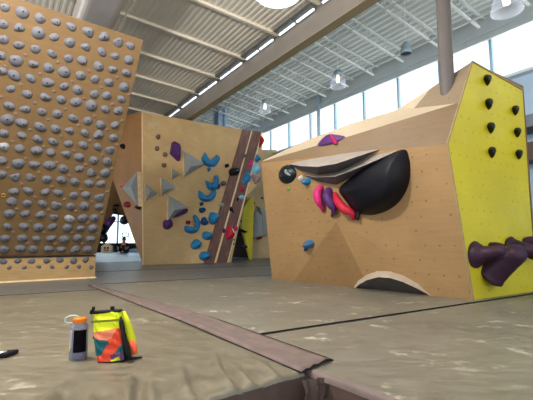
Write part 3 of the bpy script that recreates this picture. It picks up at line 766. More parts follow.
# holds on and around the band
nb2 = Mc+nF*.06
def BH(pts, h, mat, label, **k): return px_hold('climbing_hold', pts, nb2, nF, h, mat, label, **k)
BH(ell(234,171.8,5.6,4.2), .2, BLACKH, 'shiny black oval hold with a white streak on the brown band', flat=.3)
BH([(231,172),(234,170),(237.5,171.3),(238,173.2),(235,172.4),(232,173.4)], .205, CHALK, 'white chalk streak on the black oval hold', cat='chalk mark')
BH(ell(226.8,165.6,2.1,2.1), .1, BLACKH, 'small black knob at the left edge of the brown band')
BH(ell(243.8,155.6,2.2,2.2), .1, GREYVD, 'small dark knob high on the brown band')
BH(ell(223.6,183.5,3,2.4), .1, GREYVD, 'grey hold on the left edge of the brown band, level with second crescent')
BH(ell(221.8,205,2.3,1.9), .1, GREYV, 'small grey round knob on the pale stripe of the brown band')
MH([(259.5,136),(261.5,138),(263.2,142),(261,146.5),(258,147)], .2, REDD, 'dark red hold at the top right edge of the middle boulder')
MH(ell(255.2,149.4,1.5,1.3), .08, BLACKH, 'tiny black knob right of the top of the brown band')
MH([(256,153),(261,159.5),(257,162.5),(252.5,161.5)], .2, BLUE, 'blue pointed hold near the top right edge of the middle boulder', soft=False, p=1.2)
MH(ell(249.8,164,2.6,4.6,.3), .15, MAG, 'magenta hold right of the black oval hold')
MH([(251,166),(256,164),(260,167),(259.5,173),(254,174.5),(251,171)], .2, TEAL, 'pale blue and dark hold at right edge of the middle boulder')
MH([(246,171),(250.5,175),(249.5,182),(243,185.5),(240.5,183),(243,176)], .2, BLUE, 'bright blue wedge hold right of the brown band')
MH([(251.5,175),(259,176.5),(260,180),(256,184),(254,183)], .16, simple('mauve_brown_hold', srgb(150, 124, 124), .6), 'grey brown hold right of the bright blue wedge')
MH(ell(240.8,190,2.9,2.6), .14, CRIM, 'small red and white hold below the bright blue wedge')
MH(ell(240.5,197.5,3.3,3), .16, TEAL, 'pale blue hold below the small red and white one')
MH([(236.5,196),(239,200),(235,203)], .1, BLACKH, 'black hold left of the pale blue hold')
MH([(229.5,206),(232,208),(233.5,215),(231,212.5),(228.5,211)], .12, BLACKH, 'black pointed hold right of the band at mid height')
MH([(226,226),(229,225),(233,231),(234.5,236),(230,240),(225,240.5),(224.5,233)], .22, CRIM, 'large red hold with white face low on the boulder')
MH([(229,226.5),(231.5,231),(232,236),(230.5,236.5),(229,232)], .235, CHALK, 'white face on the large red hold', cat='climbing hold')
MH(ell(234.8,228.5,2,3.3), .14, MAG, 'small magenta hold right of the large red one')
MH(ell(223,230.5,1.8,3), .12, PURP, 'dark purple hold left of the large red one')
for i, (u, v) in enumerate(((226.6,242.8),(226.4,250.3),(233,244),(233.3,240))):
    MH(ell(u, v, 1.1, 1.2, k=8), .07, BLACKH, 'tiny black knob low beside the brown band, ' + ['upper left', 'lower left', 'middle right', 'upper right'][i])

# ---------------------------------------------------------------- far climbing walls
Qg = G(249, 258.6); nQ = -B
fw = empty('far_climbing_wall', Qg, 'distant pale plywood wall with grey volumes and a yellow fin, between the two boulders', 'climbing wall')
og = V(fw.location)
slabq([(246,183),(275,183),(276,258.6),(249,258.6)], nQ, Qg, .05, PLY_FAR, 'panel', fw, auto_uv)
slabq([(241,150),(276,150),(276,190),(246,190)], nQ, Qg+B*.1, .05, PLY_FAR, 'upper_panel', fw, auto_uv)
slabq([(251.5,196.5),(252.3,206),(250.2,259.4),(249,259.4),(243.8,240),(240,226),(241,210),(247,200)], nQ, Qg-B*.9, .12, YEL, 'yellow_fin', fw, auto_uv)
def QV(pts, h, label, lift=.05, mat=GREYV):
    return px_hold('grey_volume', pts, Qg, nQ, h, mat, label, cat='climbing volume', soft=False, lev=2, flat=.75, lift=lift)
QV([(251.4,211.5),(255,210.8),(259.3,215),(260,237.8),(251.2,239.5)], .3, 'angular grey volume beside the yellow fin', mat=GREYV)
QV([(256,206),(260.5,207.5),(264.5,211.5),(266.5,235),(260.5,238),(259.5,215)], .25, 'angular grey volume further right of the yellow fin', mat=GREYV)
Qh = lambda pts, mat, label, h=.12, d=.05: px_hold('climbing_hold', pts, Qg-B*d, nQ, h, mat, label)
Qh(ell(253.2,203.3,1.5,1.7), REDD, 'small red brown hold above the grey volumes')
Qh(ell(258,238,1.8,1.6), REDD, 'small dark red hold below the grey volumes', .3)
Qh([(240.5,229),(244,230.5),(247.5,232),(244,233),(241.5,232)], BLACKH, 'black hold across the yellow fin', .15, 1.05)
Qh(ell(244.6,246.3,2.6,1.8,.5), PURP, 'purple blue hold at the lower edge of the yellow fin', .15, 1.05)
for i, (u, v) in enumerate(((240.5,211.5),(240.2,216),(240.3,221),(243,204.5),(262,198))):
    Qh(ell(u, v, 1, 1.1, k=8), BLACKH, 'tiny dark hold left of the yellow fin, %s' % ['second from top', 'third down', 'lowest', 'topmost'][i] if i < 4 else 'tiny dark hold above the further grey volume', .1, .95 if i < 3 else .05)
# wall behind, its grey darkened to stand for the shadowed opening
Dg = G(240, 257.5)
o = empty('far_climbing_wall', Dg, 'wall painted dark for the shadowed gap left of the yellow fin', 'climbing wall')
slabq([(222,180),(252,180),(252,257.4),(222,257.4)], nQ, Dg, .05, simple('painted_shade_wall', srgb(84, 78, 78), .8), 'panel', o, auto_uv)
# overhanging wall seen through the left gap
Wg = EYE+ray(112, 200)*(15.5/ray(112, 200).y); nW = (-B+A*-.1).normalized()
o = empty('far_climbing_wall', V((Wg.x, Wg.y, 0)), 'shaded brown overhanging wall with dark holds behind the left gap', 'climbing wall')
slabq([(96,140),(140,140),(140,219),(126,216),(113,214),(106,224),(100,244),(92,250),(88,190)], nW, Wg, .06, PLY_DARK, 'panel', o, auto_uv)  # dark ply tone carries the backlit shade in its colour
ob = o
mb = MB(); 
mb.tube([V((-.9, .3, 0)), V((-.9, .3, 2.2))], .05, 6); mb.tube([V((-.2, 1.4, 0)), V((-.2, 1.2, 3.2))], .05, 6)
WH = lambda pts, mat, label, h=.2: px_hold('climbing_hold', pts, Wg+nW*.06, nW, h, mat, label)
WH(ell(116.5,205.5,3.4,1.3), BLACKH, 'flat black hold, uppermost in the left gap')
WH(ell(114.5,209.5,2.2,1.3), BLACKH, 'small black hold under the uppermost in the left gap')
WH(ell(115.5,213,3,1.4), BLACKH, 'black hold above the bright gap, left of the big one')
WH(ell(124.5,220,5.2,4.6), BLACKH, 'big lumpy black hold over the bright gap', .5)
WH(ell(103,229,5.5,5), NAVY, 'navy blue hold beside the edge of the left wall', .5)
WH(ell(104,238,4.5,5), NAVY, 'lower navy hold beside the edge of the left wall', .5)
WH([(105,221),(113,216),(116,219),(110,228),(106,233)], PURP, 'dark purple slanting hold at the left of the bright gap', .3)

# far room contents
def at_b(u, v, b): return PL(u, v, B*b, B)
P = G(107, 252.4); sc = P.y/400
cub = empty('cubby', P, 'small pale wooden cubby box with two openings far back in left gap', 'cubby')
mb = MB(); cub.scale = (.62, .62, .8)
mb.box(V((0, 0, .24)), V((.52, 0, 0)), V((0, .2, 0)), V((0, 0, .24))); mb.add([V((-.52, -.2, .48)), V((.52, -.2, .48)), V((0, -.2, .7)), V((-.52, .2, .48)), V((.52, .2, .48)), V((0, .2, .7))], [(0, 1, 2), (3, 5, 4), (0, 2, 5, 3), (1, 4, 5, 2)])
mb.obj('box', EDGE, cub)
mb = MB(); mb.box(V((-.14, -.21, .34)), V((.09, 0, 0)), V((0, .01, 0)), V((0, 0, .07))); mb.box(V((.16, -.21, .34)), V((.09, 0, 0)), V((0, .01, 0)), V((0, 0, .07))); mb.box(V((0, -.21, .17)), V((.25, 0, 0)), V((0, .01, 0)), V((0, 0, .03))); mb.obj('opening', DARKG, cub)
P = G(138, 252.2)
mb = MB(); mb.add([V((-.9, -.4, 0)), V((1.2, -.4, 0)), V((1.2, .5, 0)), V((-.9, .5, 0)), V((-.7, -.3, .14)), V((1.2, -.3, .5)), V((1.2, .5, .5)), V((-.7, .5, .14))], [(0, 1, 5, 4), (1, 2, 6, 5), (2, 3, 7, 6), (3, 0, 4, 7), (4, 5, 6, 7)])
o = mb.obj('incline_mat', MAT_SKY, loc=P); tag(o, 'blue-grey sloping foam wedge right of the seated person far back', 'mat')
P = at_b(125, 243, 27); P.z = 0
t = empty('display_stand', P, 'small dark framed stand before the far windows', 'stand')
mb = MB(); mb.tube([V((0, 0, 0)), V((0, 0, .95))], .03, 6); mb.tube([V((-.2, 0, .01)), V((.2, 0, .01))], .03, 6); mb.obj('pole', BLACKH, t)
mb = MB()
for x0, x1, z0, z1 in ((-.22, .22, .95, 1.0), (-.22, .22, 1.2, 1.25), (-.22, -.18, .95, 1.25), (.18, .22, .95, 1.25)): mb.box(V(((x0+x1)/2, 0, (z0+z1)/2)), V(((x1-x0)/2, 0, 0)), V((0, .02, 0)), V((0, 0, (z1-z0)/2)))
mb.obj('frame', BLACKH, t)
# seated person
P = G(123.5, 253.0)
skin = simple('skin', srgb(190, 140, 116), .6); shirt = simple('black_shirt', srgb(24, 24, 28), .8); pants = simple('dark_trousers', srgb(34, 30, 40), .8); hair = simple('dark_hair', srgb(40, 28, 22), .7)
pe = empty('person', P, 'person in a black shirt sitting on the far mats with legs folded in front', 'person')
def skinned(name, joints, edges, mat, parent, sub=2):
    me = bpy.data.meshes.new(name); me.from_pydata([j[0] for j in joints], edges, []); me.materials.append(mat)
    o = bpy.data.objects.new(name, me); COL.objects.link(o); o.parent = parent
    md = o.modifiers.new('skin', 'SKIN')
    for i, j in enumerate(joints): me.skin_vertices[0].data[i].radius = (j[1], j[1]*(j[2] if len(j) > 2 else 1)); me.skin_vertices[0].data[i].use_root = (i == 0)
    for p_ in me.polygons: p_.use_smooth = True
    md.use_smooth_shade = True
    s_ = o.modifiers.new('sub', 'SUBSURF'); s_.levels = sub; s_.render_levels = sub
    return o
J = [((0, 0, .12), .15), ((0, .02, .32), .14), ((0, 0, .5), .16), ((0, -.02, .6), .06), ((0, -.03, .72), .1), ((0, -.04, .80), .09),
     ((.2, 0, .53), .055), ((.3, -.12, .33), .045), ((.2, -.32, .2), .035), ((-.2, 0, .53), .055), ((-.3, -.12, .33), .045), ((-.2, -.32, .2), .035),
     ((.12, -.05, .11), .09), ((.42, -.35, .16), .065), ((.05, -.5, .07), .05), ((-.12, -.05, .11), .09), ((-.42, -.35, .16), .065), ((-.05, -.5, .07), .05)]
skinned('body', J, [(0, 1), (1, 2), (2, 3), (3, 4), (4, 5), (2, 6), (6, 7), (7, 8), (2, 9), (9, 10), (10, 11), (0, 12), (12, 13), (13, 14), (0, 15), (15, 16), (16, 17)], skin, pe)
J2 = [((0, 0, .12), .165), ((0, .02, .32), .155), ((0, 0, .5), .175), ((.2, 0, .53), .068), ((.3, -.12, .35), .055), ((-.2, 0, .53), .068), ((-.3, -.12, .35), .055)]
skinned('shirt', J2, [(0, 1), (1, 2), (2, 3), (3, 4), (2, 5), (5, 6)], shirt, pe)
J3 = [((0, 0, .13), .17), ((.12, -.05, .12), .1), ((.42, -.35, .165), .075), ((.12, -.48, .08), .06), ((-.12, -.05, .12), .1), ((-.42, -.35, .165), .075), ((-.12, -.48, .08), .06)]
skinned('trousers', J3, [(0, 1), (1, 2), (2, 3), (0, 4), (4, 5), (5, 6)], pants, pe)
mb = MB(); mb.lathe([(.001, .93), (.06, .92), (.1, .87), (.115, .8), (.11, .74)], 14, (0, .0, -.02)); mb.obj('hair', hair, pe, True)

# ---------------------------------------------------------------- right boulder
C0 = G(473, 300); BL = G(272, 279); dR = (BL-C0).normalized(); nY = -B
crn = PL(447, 144, C0, nY); ap = PL(472, 61.5, C0, nY); tr_ = PL(522.5, 90, C0, nY); L2R = PL(459, 103, C0, nY)
nLo = (crn-C0).cross(dR).normalized()
if nLo.dot(EYE-C0) < 0: nLo = -nLo
TL = PL(261, 163, C0, nLo)
nU = (crn-TL).cross(L2R-TL).normalized()
if nU.dot(EYE-TL) < 0: nU = -nU
L2L = PL(262, 161.5, TL, nU); L2M = PL(350, 136, TL, nU); L2N = PL(455, 103.6, TL, nU)
lv = (L2N-L2L).normalized(); hn = V((lv.y, -lv.x, 0)).normalized()
if hn.dot(EYE-L2L) > 0: hn = -hn
bk = hn*math.cos(math.radians(44))+Z*math.sin(math.radians(44)); nT = lv.cross(bk).normalized()
if nT.dot(EYE-L2L) < 0: nT = -nT
S0 = PL(263, 160.3, L2L, nT); S1 = PL(307, 140, L2L, nT); S2 = PL(350, 124, L2L, nT); S2b = PL(395, 110.6, L2L, nT); S3 = PL(414, 108.3, L2L, nT)
nP = (L2R-S3).cross(ap-S3).normalized()
S4 = PL(431, 88, S3, nP)
bw = empty('boulder_wall', V(((C0.x+BL.x)/2, (C0.y+BL.y)/2, 0)), 'large plywood boulder on the right with a bright yellow side and black dome hold', 'climbing wall')
og = V(bw.location)
def face(name, pts, mat, fcs=None):
    return mesh(name, [p-og for p in pts], fcs or [tuple(range(len(pts)))], mat, bw, uv=auto_uv)
V1 = PL(295, 281, C0, nLo); V1.z = 0; V3 = PL(376, 290, C0, nLo); V3.z = 0
V1 = BL.lerp(C0, .16); V3 = BL.lerp(C0, .60)
V2 = PL(338, 221, C0, nLo)+nLo*.035
pts = [BL, V1, V3, C0, crn, TL, V2]
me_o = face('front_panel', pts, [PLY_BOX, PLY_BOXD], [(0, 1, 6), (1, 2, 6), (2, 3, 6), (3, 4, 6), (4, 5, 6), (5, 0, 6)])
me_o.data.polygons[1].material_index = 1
mesh_u = face('upper_panel', [TL, crn, L2R, L2N, L2M, L2L], PLY_BOX_SHADED)
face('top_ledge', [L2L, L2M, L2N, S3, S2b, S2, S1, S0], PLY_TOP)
face('peak_panel', [S3, L2N, L2R, ap, S4], PLY_PEAK)
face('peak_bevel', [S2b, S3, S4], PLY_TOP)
yb = PL(540, 292.2, C0, nY); yb.z = 0; ym = PL(533, 240, C0, nY)
ytop = tr_; D_ = PL(529, 190, C0, nY)
face('yellow_panel', [C0, yb, ym, D_, tr_, ap, L2R, crn], YEL)
at = yb.dot(A)
ch = [BL, TL, L2L, S0, S1, S2, S2b, S4, ap, tr_]
bkp = [p+A*(at-p.dot(A))+(B*.02) for p in ch]; bkp[-1] = tr_+B*.02
face('back_shell', ch+bkp+[yb+B*.02], PLY_DARK, [(i, i+1, i+11, i+10) for i in range(9)]+[tuple(range(10, 21))])
mb = MB()
for q0, q1 in ((C0, crn), (crn, ap), (ap, tr_)):
    d_ = (q1-q0); c = (q0+q1)/2-og; x_ = d_.normalized().cross(nY)
    mb.box(c+nY*.002, d_/2, nY*.008, x_*.008)
mb.obj('panel_edge', simple('grey_edge', srgb(150, 128, 96), .7), bw)

BX = lambda pts, h, mat, label, **k: px_hold('climbing_hold', pts, C0, nLo, h, mat, label, **k)
# black dome
domepts = [(338.5,189.5),(350,178),(366,166),(385,156.5),(404,149.2),(409.5,158),(411,170),(409.5,184),(403,198),(393,208),(379,214.5),(366,215.5),(354,212),(346,202)]
BX(domepts, .27, NAVY, 'huge black dome hold under the crease of the right boulder', lev=10, p=3.2, peak=(382,186))
# shell: crescents
def crescent(top, low, P0, n, h0, h1, label, mats):
    """ledge: top surface between outline 'top' on the wall and outline 'low' pushed out by h; front drops back to the wall"""
    n = V(n).normalized(); k = len(top)
    a_ = [PL(u, v, P0, n)-n*.01 for u, v in top]; m_ = []
    for i, (u, v) in enumerate(low[0]):
        f = math.sin(math.pi*i/(k-1)); m_.append(PL(u, v, P0+n*(h0*f+.012), n))
    l_ = [PL(u, v, P0, n)-n*.01 for u, v in low[1]]
    c = sum(a_, V((0, 0, 0)))/k; vs = [q-c for q in a_+m_+l_]
    fs = [(i, i+1, k+i+1, k+i) for i in range(k-1)]+[(k+i, k+i+1, 2*k+i+1, 2*k+i) for i in range(k-1)]+[(i, 2*k+i, 2*k+i+1, i+1) for i in range(k-1)]
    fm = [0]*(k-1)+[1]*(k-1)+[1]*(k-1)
    o = mesh('crescent_volume', vs, fs, mats, None, False, fm); o.location = c
    return tag(o, label, 'climbing volume', 'grey crescent volumes on the right boulder')
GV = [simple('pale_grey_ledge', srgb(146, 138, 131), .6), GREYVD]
crescent([(289,163.3),(300,160.5),(316,157.8),(335,154.8),(355,152),(378,149.3)],
         ([(289,164),(300,166),(318,166.8),(337,163.5),(356,157),(378,149.8)],
          [(289,165.5),(300,171),(318,175.5),(337,173),(358,162),(378,150.5)]), C0, nLo, .3, 0, 'upper grey crescent ledge left of the black dome', GV)
crescent([(303,174),(315,175.3),(332,173.5),(350,165.5),(370,155.5),(396,149.8)],
         ([(303,175),(316,177.4),(335,176.6),(352,170.5),(370,163),(396,151.5)],
          [(303,176.5),(318,182.5),(336,185.8),(352,178),(372,166),(396,153)]), C0, nLo, .22, 0, 'lower grey crescent ledge touching the black dome', GV)
BX(ell(288,174.6,9.3,10,.5,wob=.02), .10, simple('dark_green_black', srgb(20, 30, 36), .35), 'dark round hold with pale swirl at the left end of the crescents', lev=7)
BX([(284,171),(285.5,169.5),(287,172),(289.5,175),(288.5,176),(285.5,174)], .02, simple('dull_chalk', srgb(120, 124, 124), .9), 'pale chalk swirl on the dark round hold', lift=.09, cat='chalk mark')
BX(ell(289.6,188.8,1.5,1.6,k=8), .05, simple('green_hold', srgb(70, 170, 60), .5), 'tiny green hold under the dark round one')
BX(ell(308,181.5,3.6,4), .12, BLUE, 'small blue hold under the grey crescents')
BX(ell(302,178,1.6,3), .08, CHALK, 'small off-white hold left of the small blue one')
BX(ell(311,243.3,5,5,.3), .16, simple('steel_blue_hold', srgb(56, 96, 128), .5), 'blue hold alone low on the right boulder')
BX([(307,246),(309,247),(308,251),(306,250)], .08, DBLUE, 'dark screw-on chip beside the lone blue hold')
# hanging tube holds
def tube3(name, pts, rads, P0, n, mat, label, lifts, nseg=14, cat='climbing hold', e0=.55):
    W3 = [PL(u, v, P0+n*l, n) for (u, v), l in zip(pts, lifts)]
    # resample smooth
    out = []; rr = []
    k = len(W3)
    for i in range(k-1):
        p0, p1, p2, p3 = W3[max(i-1, 0)], W3[i], W3[i+1], W3[min(i+2, k-1)]
        for j in range(5):
            t_ = j/5; out.append(.5*((2*p1)+(p2-p0)*t_+(2*p0-5*p1+4*p2-p3)*t_*t_+(3*p1-p0-3*p2+p3)*t_**3))
            rr.append(rads[i]+(rads[i+1]-rads[i])*(3*t_*t_-2*t_**3))
    out.append(W3[-1]); rr.append(rads[-1]); sc_ = [(q.y)/400 for q in out]
    # rounded ends
    d0_ = (out[0]-out[1]).normalized(); d1_ = (out[-1]-out[-2]).normalized()
    rr = [r_*s_ for r_, s_ in zip(rr, sc_)]
    out = [out[0]+d0_*rr[0]*e0, out[0]+d0_*rr[0]*e0*.7]+out+[out[-1]+d1_*rr[-1]*.4, out[-1]+d1_*rr[-1]*.55]; rr = [rr[0]*.3, rr[0]*.75]+rr+[rr[-1]*.75, rr[-1]*.3]
    c = sum(out, V((0, 0, 0)))/len(out); mb = MB(); mb.tube([q-c for q in out], rr, nseg)
    o = mb.obj(name, mat, None, True); o.location = c; return tag(o, label, cat)
tube3('climbing_hold', [(321,187),(317.5,193),(318.5,201),(322,207),(323,211.5)], [3.2, 4.4, 4, 2.6, 1.3], C0, nLo, MAG, 'magenta curved hold, leftmost of the hanging trio', [.03, .10, .12, .08, .05])
tube3('climbing_hold', [(329,190),(327.5,197),(331,204),(334,210),(332,216)], [4, 5.2, 4.6, 2.8, 1.5], C0, nLo, PURP, 'purple curved hold, middle of the hanging trio', [.03, .10, .12, .1, .05])
tube3('climbing_hold', [(335,194),(338,202),(345,209),(352,213),(353,219)], [2.6, 4.2, 4.6, 3.2, 1.8], C0, nLo, CRIM, 'crimson curved hold, rightmost of the hanging trio beside the dome', [.03, .10, .12, .1, .06])
tube3('climbing_hold', [(358.5,212),(357,219)], [2, 2], C0, nLo, BLACKH, 'short black peg hold below the left of the dome', [.06, .08])
# purple hold on ledge
px_hold('climbing_hold', [(317.5,145.4),(323,138),(330,134.8),(338,135.2),(345,136.6),(338,140.5),(330,143.5)], L2L, nT, .07, PURP, 'purple hold on the pale top ledge of the right boulder', p=1.6)
px_hold('climbing_hold', ell(334.5,142,2.6,1.5), L2L, nT, .12, MAG, 'pink tip sticking out under the purple ledge hold', p=1.6)
# arch volume at foot
oa = [(352,289),(357,281),(366,274.5),(377,270.5),(390,271),(404,275.5),(418,283.5),(433,296.5)]
ia = [(354,289.5),(359,284.5),(367,280),(378,277.2),(390,278),(403,282),(417,288.5),(431,296.8)]
k = len(oa); vs = []
aw_ = [PL(u, v, C0, nLo)-nLo*.01 for u, v in oa]
iw = []
for i, (u, v) in enumerate(ia):
    f = math.sin(math.pi*i/(k-1)); iw.append(PL(u, v, C0+nLo*(.20*f+.01), nLo))
fw_ = []
for i, q in enumerate(iw):
    g_ = V((q.x, q.y, 0)); f = i/(k-1); base = PL(oa[0][0]+3, 290, C0, nLo).lerp(PL(431, 297.2, C0, nLo), f); fw_.append(V((base.x, base.y, .0))+nK*0)
c = aw_[0].lerp(aw_[-1], .5); vs = [q-c for q in aw_+iw+fw_]
fs = [(i, i+1, k+i+1, k+i) for i in range(k-1)]+[(k+i, k+i+1, 2*k+i+1, 2*k+i) for i in range(k-1)]
o = mesh('arch_volume', vs, fs, [BEIGEV, simple('arch_face', srgb(84, 80, 78), .8)], None, False, [0]*(k-1)+[1]*(k-1)); o.location = c  # lit rim and shaded face of one grey volume put into two colours
tag(o, 'low arch shaped volume with beige rim and dark face at foot of right boulder', 'climbing volume')
# yellow side holds
nYf = nY
YP = [(487,80,'topmost of the front column'),(488.5,104,'second down in the front column'),(490.5,128,'third down in the front column'),(491.5,152.5,'lowest of the front column'),(515,110.5,'topmost of the rear column'),(517,132.5,'middle of the rear column'),(518.5,154.5,'lowest of the rear column')]
for u, v, nm in YP:
    s_ = 1 if u < 500 else .88
    px_hold('climbing_hold', [(u-3.4*s_,v-2*s_),(u-1.8*s_,v-5.2*s_),(u+1.6*s_,v-5.6*s_),(u+3.4*s_,v-2.4*s_),(u+2.6*s_,v+1.6*s_),(u+.4*s_,v+6*s_),(u-2.4*s_,v+1.8*s_)], C0, nYf, .07, BLACKH, 'black drop hold on the yellow face, '+nm, group='black drop holds on the yellow face', p=3, peak=(u+.5,v-2))
HN = lambda pts, rads, label, lifts: tube3('climbing_hold', pts, rads, C0, nYf, PLUM, label, lifts, 24, e0=.3)
HN([(474.5,254),(478.5,253.6),(486,253),(495,251.6),(502,250.6)], [14, 10.8, 7, 5.6, 5], 'plum trumpet shaped hold flaring left, foremost on the yellow face', [0, .045, .12, .21, .28])
HN([(489,275),(494,270.5),(502,264),(511,257),(518.5,253)], [15, 13.5, 12.3, 11.3, 9.5], 'big plum horn shaped hold drooping down on the yellow face', [0, .05, .13, .22, .30])
HN([(491.5,250),(496,249),(502,248.5)], [8, 7, 5.5], 'short plum knob between the trumpet and the big horn', [0, .05, .1])
HN([(509,246),(515,247.5),(523,249),(530,250)], [10, 8, 7, 6], 'plum lobe rising behind the big horn', [0, .06, .14, .2])
HN([(527,243),(531,248),(536,252)], [10, 9, 9], 'plum horn cut by the right edge of the picture', [0, .05, .12])

# gallery and rails behind the right boulder
mb = MB(); mb.box(W(8.6, 1.0, 2.9), A*.3, B*4.5, Z*.12); struct(mb.obj('gallery_beam', simple('grey_beam', srgb(120, 126, 134), .6)))
mb = MB(); mb.box(W(8.7, 1.0, 2.35), A*.2, B*4.5, Z*.18); struct(mb.obj('gallery_beam', simple('brown_beam', srgb(96, 80, 70), .6)))

# ---------------------------------------------------------------- bottle
P = G(78, 359)
bt = empty('water_bottle', P, 'clear plastic water bottle with orange lid standing on the tan pad', 'bottle', rot=(0, 0, .3))
def bottlem():
    m, N, L, b = nt('clear_plastic', .12); b.inputs['Base Color'].default_value = (.30, .30, .38, 1)
    tr = N.new('ShaderNodeBsdfTransparent'); tr.inputs[0].default_value = (.74, .76, .86, 1); mx = N.new('ShaderNodeMixShader')
    lw = N.new('ShaderNodeLayerWeight'); lw.inputs[0].default_value = .4
    L.new(ramp(N, L, lw.outputs['Facing'], [(0, (.35,)*3), (1, (.9,)*3)]), mx.inputs[0]); L.new(tr.outputs[0], mx.inputs[1]); L.new(b.outputs[0], mx.inputs[2]); L.new(mx.outputs[0], N['Material Output'].inputs[0]); return m
r = .042
mb = MB(); mb.lathe([(.001, .004), (r*.86, 0), (r*.97, .006), (r, .014), (r, .12), (r*1.0, .150), (r*.95, .163), (r*.78, .172), (r*.70, .176), (r*.69, .182)], 36); mb.obj('bottle_body', bottlem(), bt, True)
mb = MB(); mb.lathe([(.001, .006), (r*.9, .008), (r*.93, .014), (r*.93, .062), (.001, .062)], 30); mb.obj('water', simple('water_in_bottle', srgb(108, 106, 130), .1), bt, True)
mb = MB(); mb.lathe([(r*.70, .176), (r*.73, .178), (r*.74, .181), (r*.74, .195), (r*.70, .199), (.001, .200)], 30); lid = mb.obj('lid', simple('orange_lid', srgb(226, 124, 30), .4), bt, True)
mb = MB()
for j in range(30):
    a = 2*math.pi*j/30; c = V((math.cos(a)*r*.745, math.sin(a)*r*.745, .188)); mb.box(c, V((math.cos(a), math.sin(a), 0))*.0012, V((-math.sin(a), math.cos(a), 0))*.0018, V((0, 0, .006)))
mb.obj('lid_ridges', simple('orange_ridges', srgb(214, 112, 24), .5), lid)
def arcpatch(a0, a1, z0, z1, rad, mat, name, n=14):
    vs = [];
    for i in range(n+1):
        a = a0+(a1-a0)*i/n
        for z in (z0, z1): vs.append((math.cos(a)*rad, math.sin(a)*rad, z))
    return mesh(name, vs, [(2*i, 2*i+2, 2*i+3, 2*i+1) for i in range(n)], mat, bt, True)
arcpatch(-2.05, -.55, .040, .146, r*1.012, simple('dark_label', srgb(12, 8, 16), .7, var=.3, scale=60, spec=.05), 'label')
arcpatch(-3.0, -2.3, .060, .145, r*1.012, simple('pale_marks', srgb(168, 166, 170), .5), 'pale_label')
arcpatch(-2.95, -2.55, .045, .075, r*1.02, simple('yellow_sticker', srgb(216, 190, 60), .5), 'yellow_sticker')
mb = MB(); mb.tube([V((-.03-.0*0, -.0, .176)), V((-.052, -.01, .178)), V((-.066, -.012, .186)), V((-.064, -.012, .203)), V((-.045, -.01, .213)), V((-.02, -.004, .212)), V((0, 0, .2))], .0035, 8); mb.obj('lid_loop', simple('pale_loop', srgb(196, 214, 204), .4), lid, True)

# ---------------------------------------------------------------- bag
P = G(114.5, 359.5)
bgm = [simple('bag_yellow', srgb(204, 212, 34), .6, var=.06, bump=.3), simple('bag_coral', srgb(222, 124, 92), .7, var=.06), simple('bag_orange_red', srgb(206, 66, 40), .7, var=.06),
       simple('bag_teal', srgb(24, 84, 92), .7), simple('bag_purple', srgb(88, 56, 98), .7), simple('bag_lime', srgb(186, 190, 30), .7), simple('bag_black', srgb(18, 18, 20), .7), simple('bag_coral_side', srgb(240, 96, 70), .7)]
bag = empty('roll_top_bag', P, 'small roll-top bag in neon yellow with coral, teal and orange patches, beside the bottle', 'bag', rot=(0, -.05, .12))
NU, NVv = 200, 100
vs = []; fs = []; fm = []
def ringpt(s, h):
    """s around 0..1, h 0..1 up; rounded rectangle narrowing to a flat roll top"""
    wx = .070+.006*math.sin(h*3.1)-.006*h; dy = .056*(1-h)**.55+.011
    a = 2*math.pi*s; ca, sa = math.cos(a), math.sin(a); e = .45
    x = math.copysign(abs(ca)**e, ca)*wx; y = math.copysign(abs(sa)**e, sa)*dy
    z = .232*h; x += -.036*h; y += .018*h
    wr = .0030*math.sin(h*31+s*40)+.0022*math.sin(s*90+h*11)
    if h < .06: x *= .94+h; y *= .94+h
    z += .012*math.sin((x+.05)*26)*h*.35
    return V((x, y+wr*(1 if y < 0 else 1), z))
for j in range(NVv+1):
    for i in range(NU): vs.append(ringpt(i/NU, j/NVv))
def patch(x, h, s):
    # x: -1..1 across the front, h up
    front_ = .5 < s < 1
    if not front_:
        if (s < .12 or s > .97) and h < .42: return 7 if h > .08 else 6
        return 0 if h > .25 else 6
    if x > .86-.1*h and h < .8: return 6
    def tri(*q):
        k = len(q); return all((q[(i+1) % k][0]-q[i][0])*(h-q[i][1])-(q[(i+1) % k][1]-q[i][1])*(x-q[i][0]) >= 0 for i in range(k)) or all((q[(i+1) % k][0]-q[i][0])*(h-q[i][1])-(q[(i+1) % k][1]-q[i][1])*(x-q[i][0]) <= 0 for i in range(k))
    if h < .045: return 6  # black base, also painted in as the contact shadow
    if h > .64+.02*x: return 0
    if tri((-1.1, .70), (.75, .70), (.05, .42), (-1.1, .52)): return 1
    if tri((-1.1, .52), (.0, .43), (-.45, .20), (-.78, .14), (-1.1, .2)): return 3
    if tri((.95, .38), (1.0, .2), (.2, .17)): return 3
    if tri((-.1, .0), (.0, .05), (.55, .12), (.7, .0)): return 5
    if tri((-.1, .13), (.3, .17), (1, .2), (1, 0), (-.1, 0)): return 4
    return 2
for j in range(NVv):
    for i in range(NU):
        s = (i+.5)/NU; h = (j+.5)/NVv; a = 2*math.pi*s; x = math.copysign(abs(math.cos(a))**.45, math.cos(a))
        fs.append((j*NU+i, j*NU+(i+1) % NU, (j+1)*NU+(i+1) % NU, (j+1)*NU+i)); fm.append(patch(x, h, s))
fs.append(tuple(range(NU))[::-1]); fm.append(6)
fs.append(tuple(NVv*NU+i for i in range(NU))); fm.append(0)
o = mesh('bag_body', vs, fs, bgm, bag, True, fm)
mb = MB(); mb.box(V((-.036, .012, .232)), V((.072, 0, 0)), V((0, .016, 0)), V((0, 0, .007))); o = mb.obj('roll_closure', bgm[6], bag)
bv = o.modifiers.new('b', 'BEVEL'); bv.width = .004
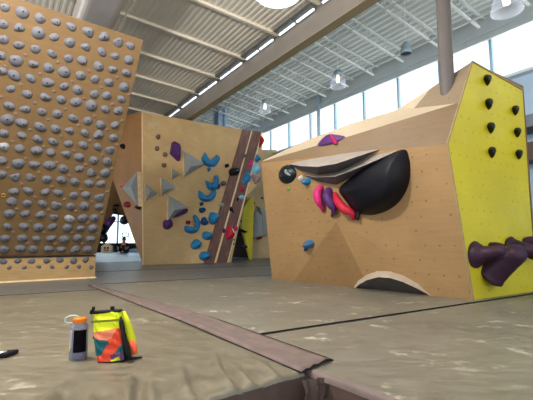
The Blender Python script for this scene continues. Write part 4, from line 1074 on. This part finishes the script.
mb = MB(); mb.tube([V((-.106, .006, .225)), V((-.113, .004, .232)), V((-.108, .0, .243)), V((-.096, 0, .246))], .0055, 8); mb.box(V((-.098, .002, .252)), V((.006, 0, 0)), V((0, .006, 0)), V((0, 0, .008))); mb.obj('buckle', bgm[6], bag, True)
mb = MB(); mb.box(V((-.010, .012, .246)), V((.008, 0, 0)), V((0, .008, 0)), V((0, 0, .009))); mb.obj('top_clip', bgm[6], bag)
mb = MB(); 
for i in range(12):
    pass
mb.box(V((-.032, -.020, .192)), V((.070, 0, 0)), V((0, .003, 0)), V((0, 0, .005))); mb.obj('front_strap', simple('strap_olive', srgb(120, 122, 30), .7), bag)
mb = MB(); mb.tube([V((.036, -.018, .205)), V((.044, -.030, .18)), V((.055, -.046, .12)), V((.070, -.058, .06)), V((.085, -.056, .015)), V((.10, -.035, .006)), V((.135, -.02, .005))], [.006, .008, .011, .014, .012, .006, .004], 8); mb.obj('side_strap', bgm[6], bag, True)
mb = MB(); mb.tube([V((.036, .03, .222)), V((.056, .03, .16)), V((.074, .025, .09)), V((.085, .015, .03)), V((.08, .01, .012))], [.012, .020, .024, .022, .01], 10); mb.obj('back_panel', [bgm[0]], bag, True)
mb = MB(); mb.tube([V((.080, -.005, .085)), V((.096, -.012, .05)), V((.100, -.015, .022))], [.014, .018, .012], 10); mb.obj('side_pocket', [bgm[7]], bag, True)
mb = MB(); mb.box(V((-.092, -.01, .115)), V((.004, 0, 0)), V((0, .006, 0)), V((0, 0, .006))); mb.obj('side_tab', bgm[6], bag)

# ---------------------------------------------------------------- dark object cut by the left edge
P = G(3, 356)
cl = empty('flat_case', G(2, 356.5), 'black flat case with a pale glint lying on the pad at the left edge', 'case', rot=(0, 0, .25)); cl.scale = (1.25, 1.5, 1.5)
mb = MB(); mb.box(V((-.02, 0, .008)), V((.06, 0, 0)), V((.012, .026, 0)), V((0, 0, .008))); o = mb.obj('case', bgm[6], cl); bv = o.modifiers.new('b', 'BEVEL'); bv.width = .005; bv.segments = 2
mb = MB(); mb.lathe([(.001, .020), (.014, .019), (.018, .015), (.02, .014)], 16); mb.obj('glint_disc', simple('glint_metal', srgb(220, 220, 214), .25, .8), cl, True)  # bright disc added to give the case its pale glint
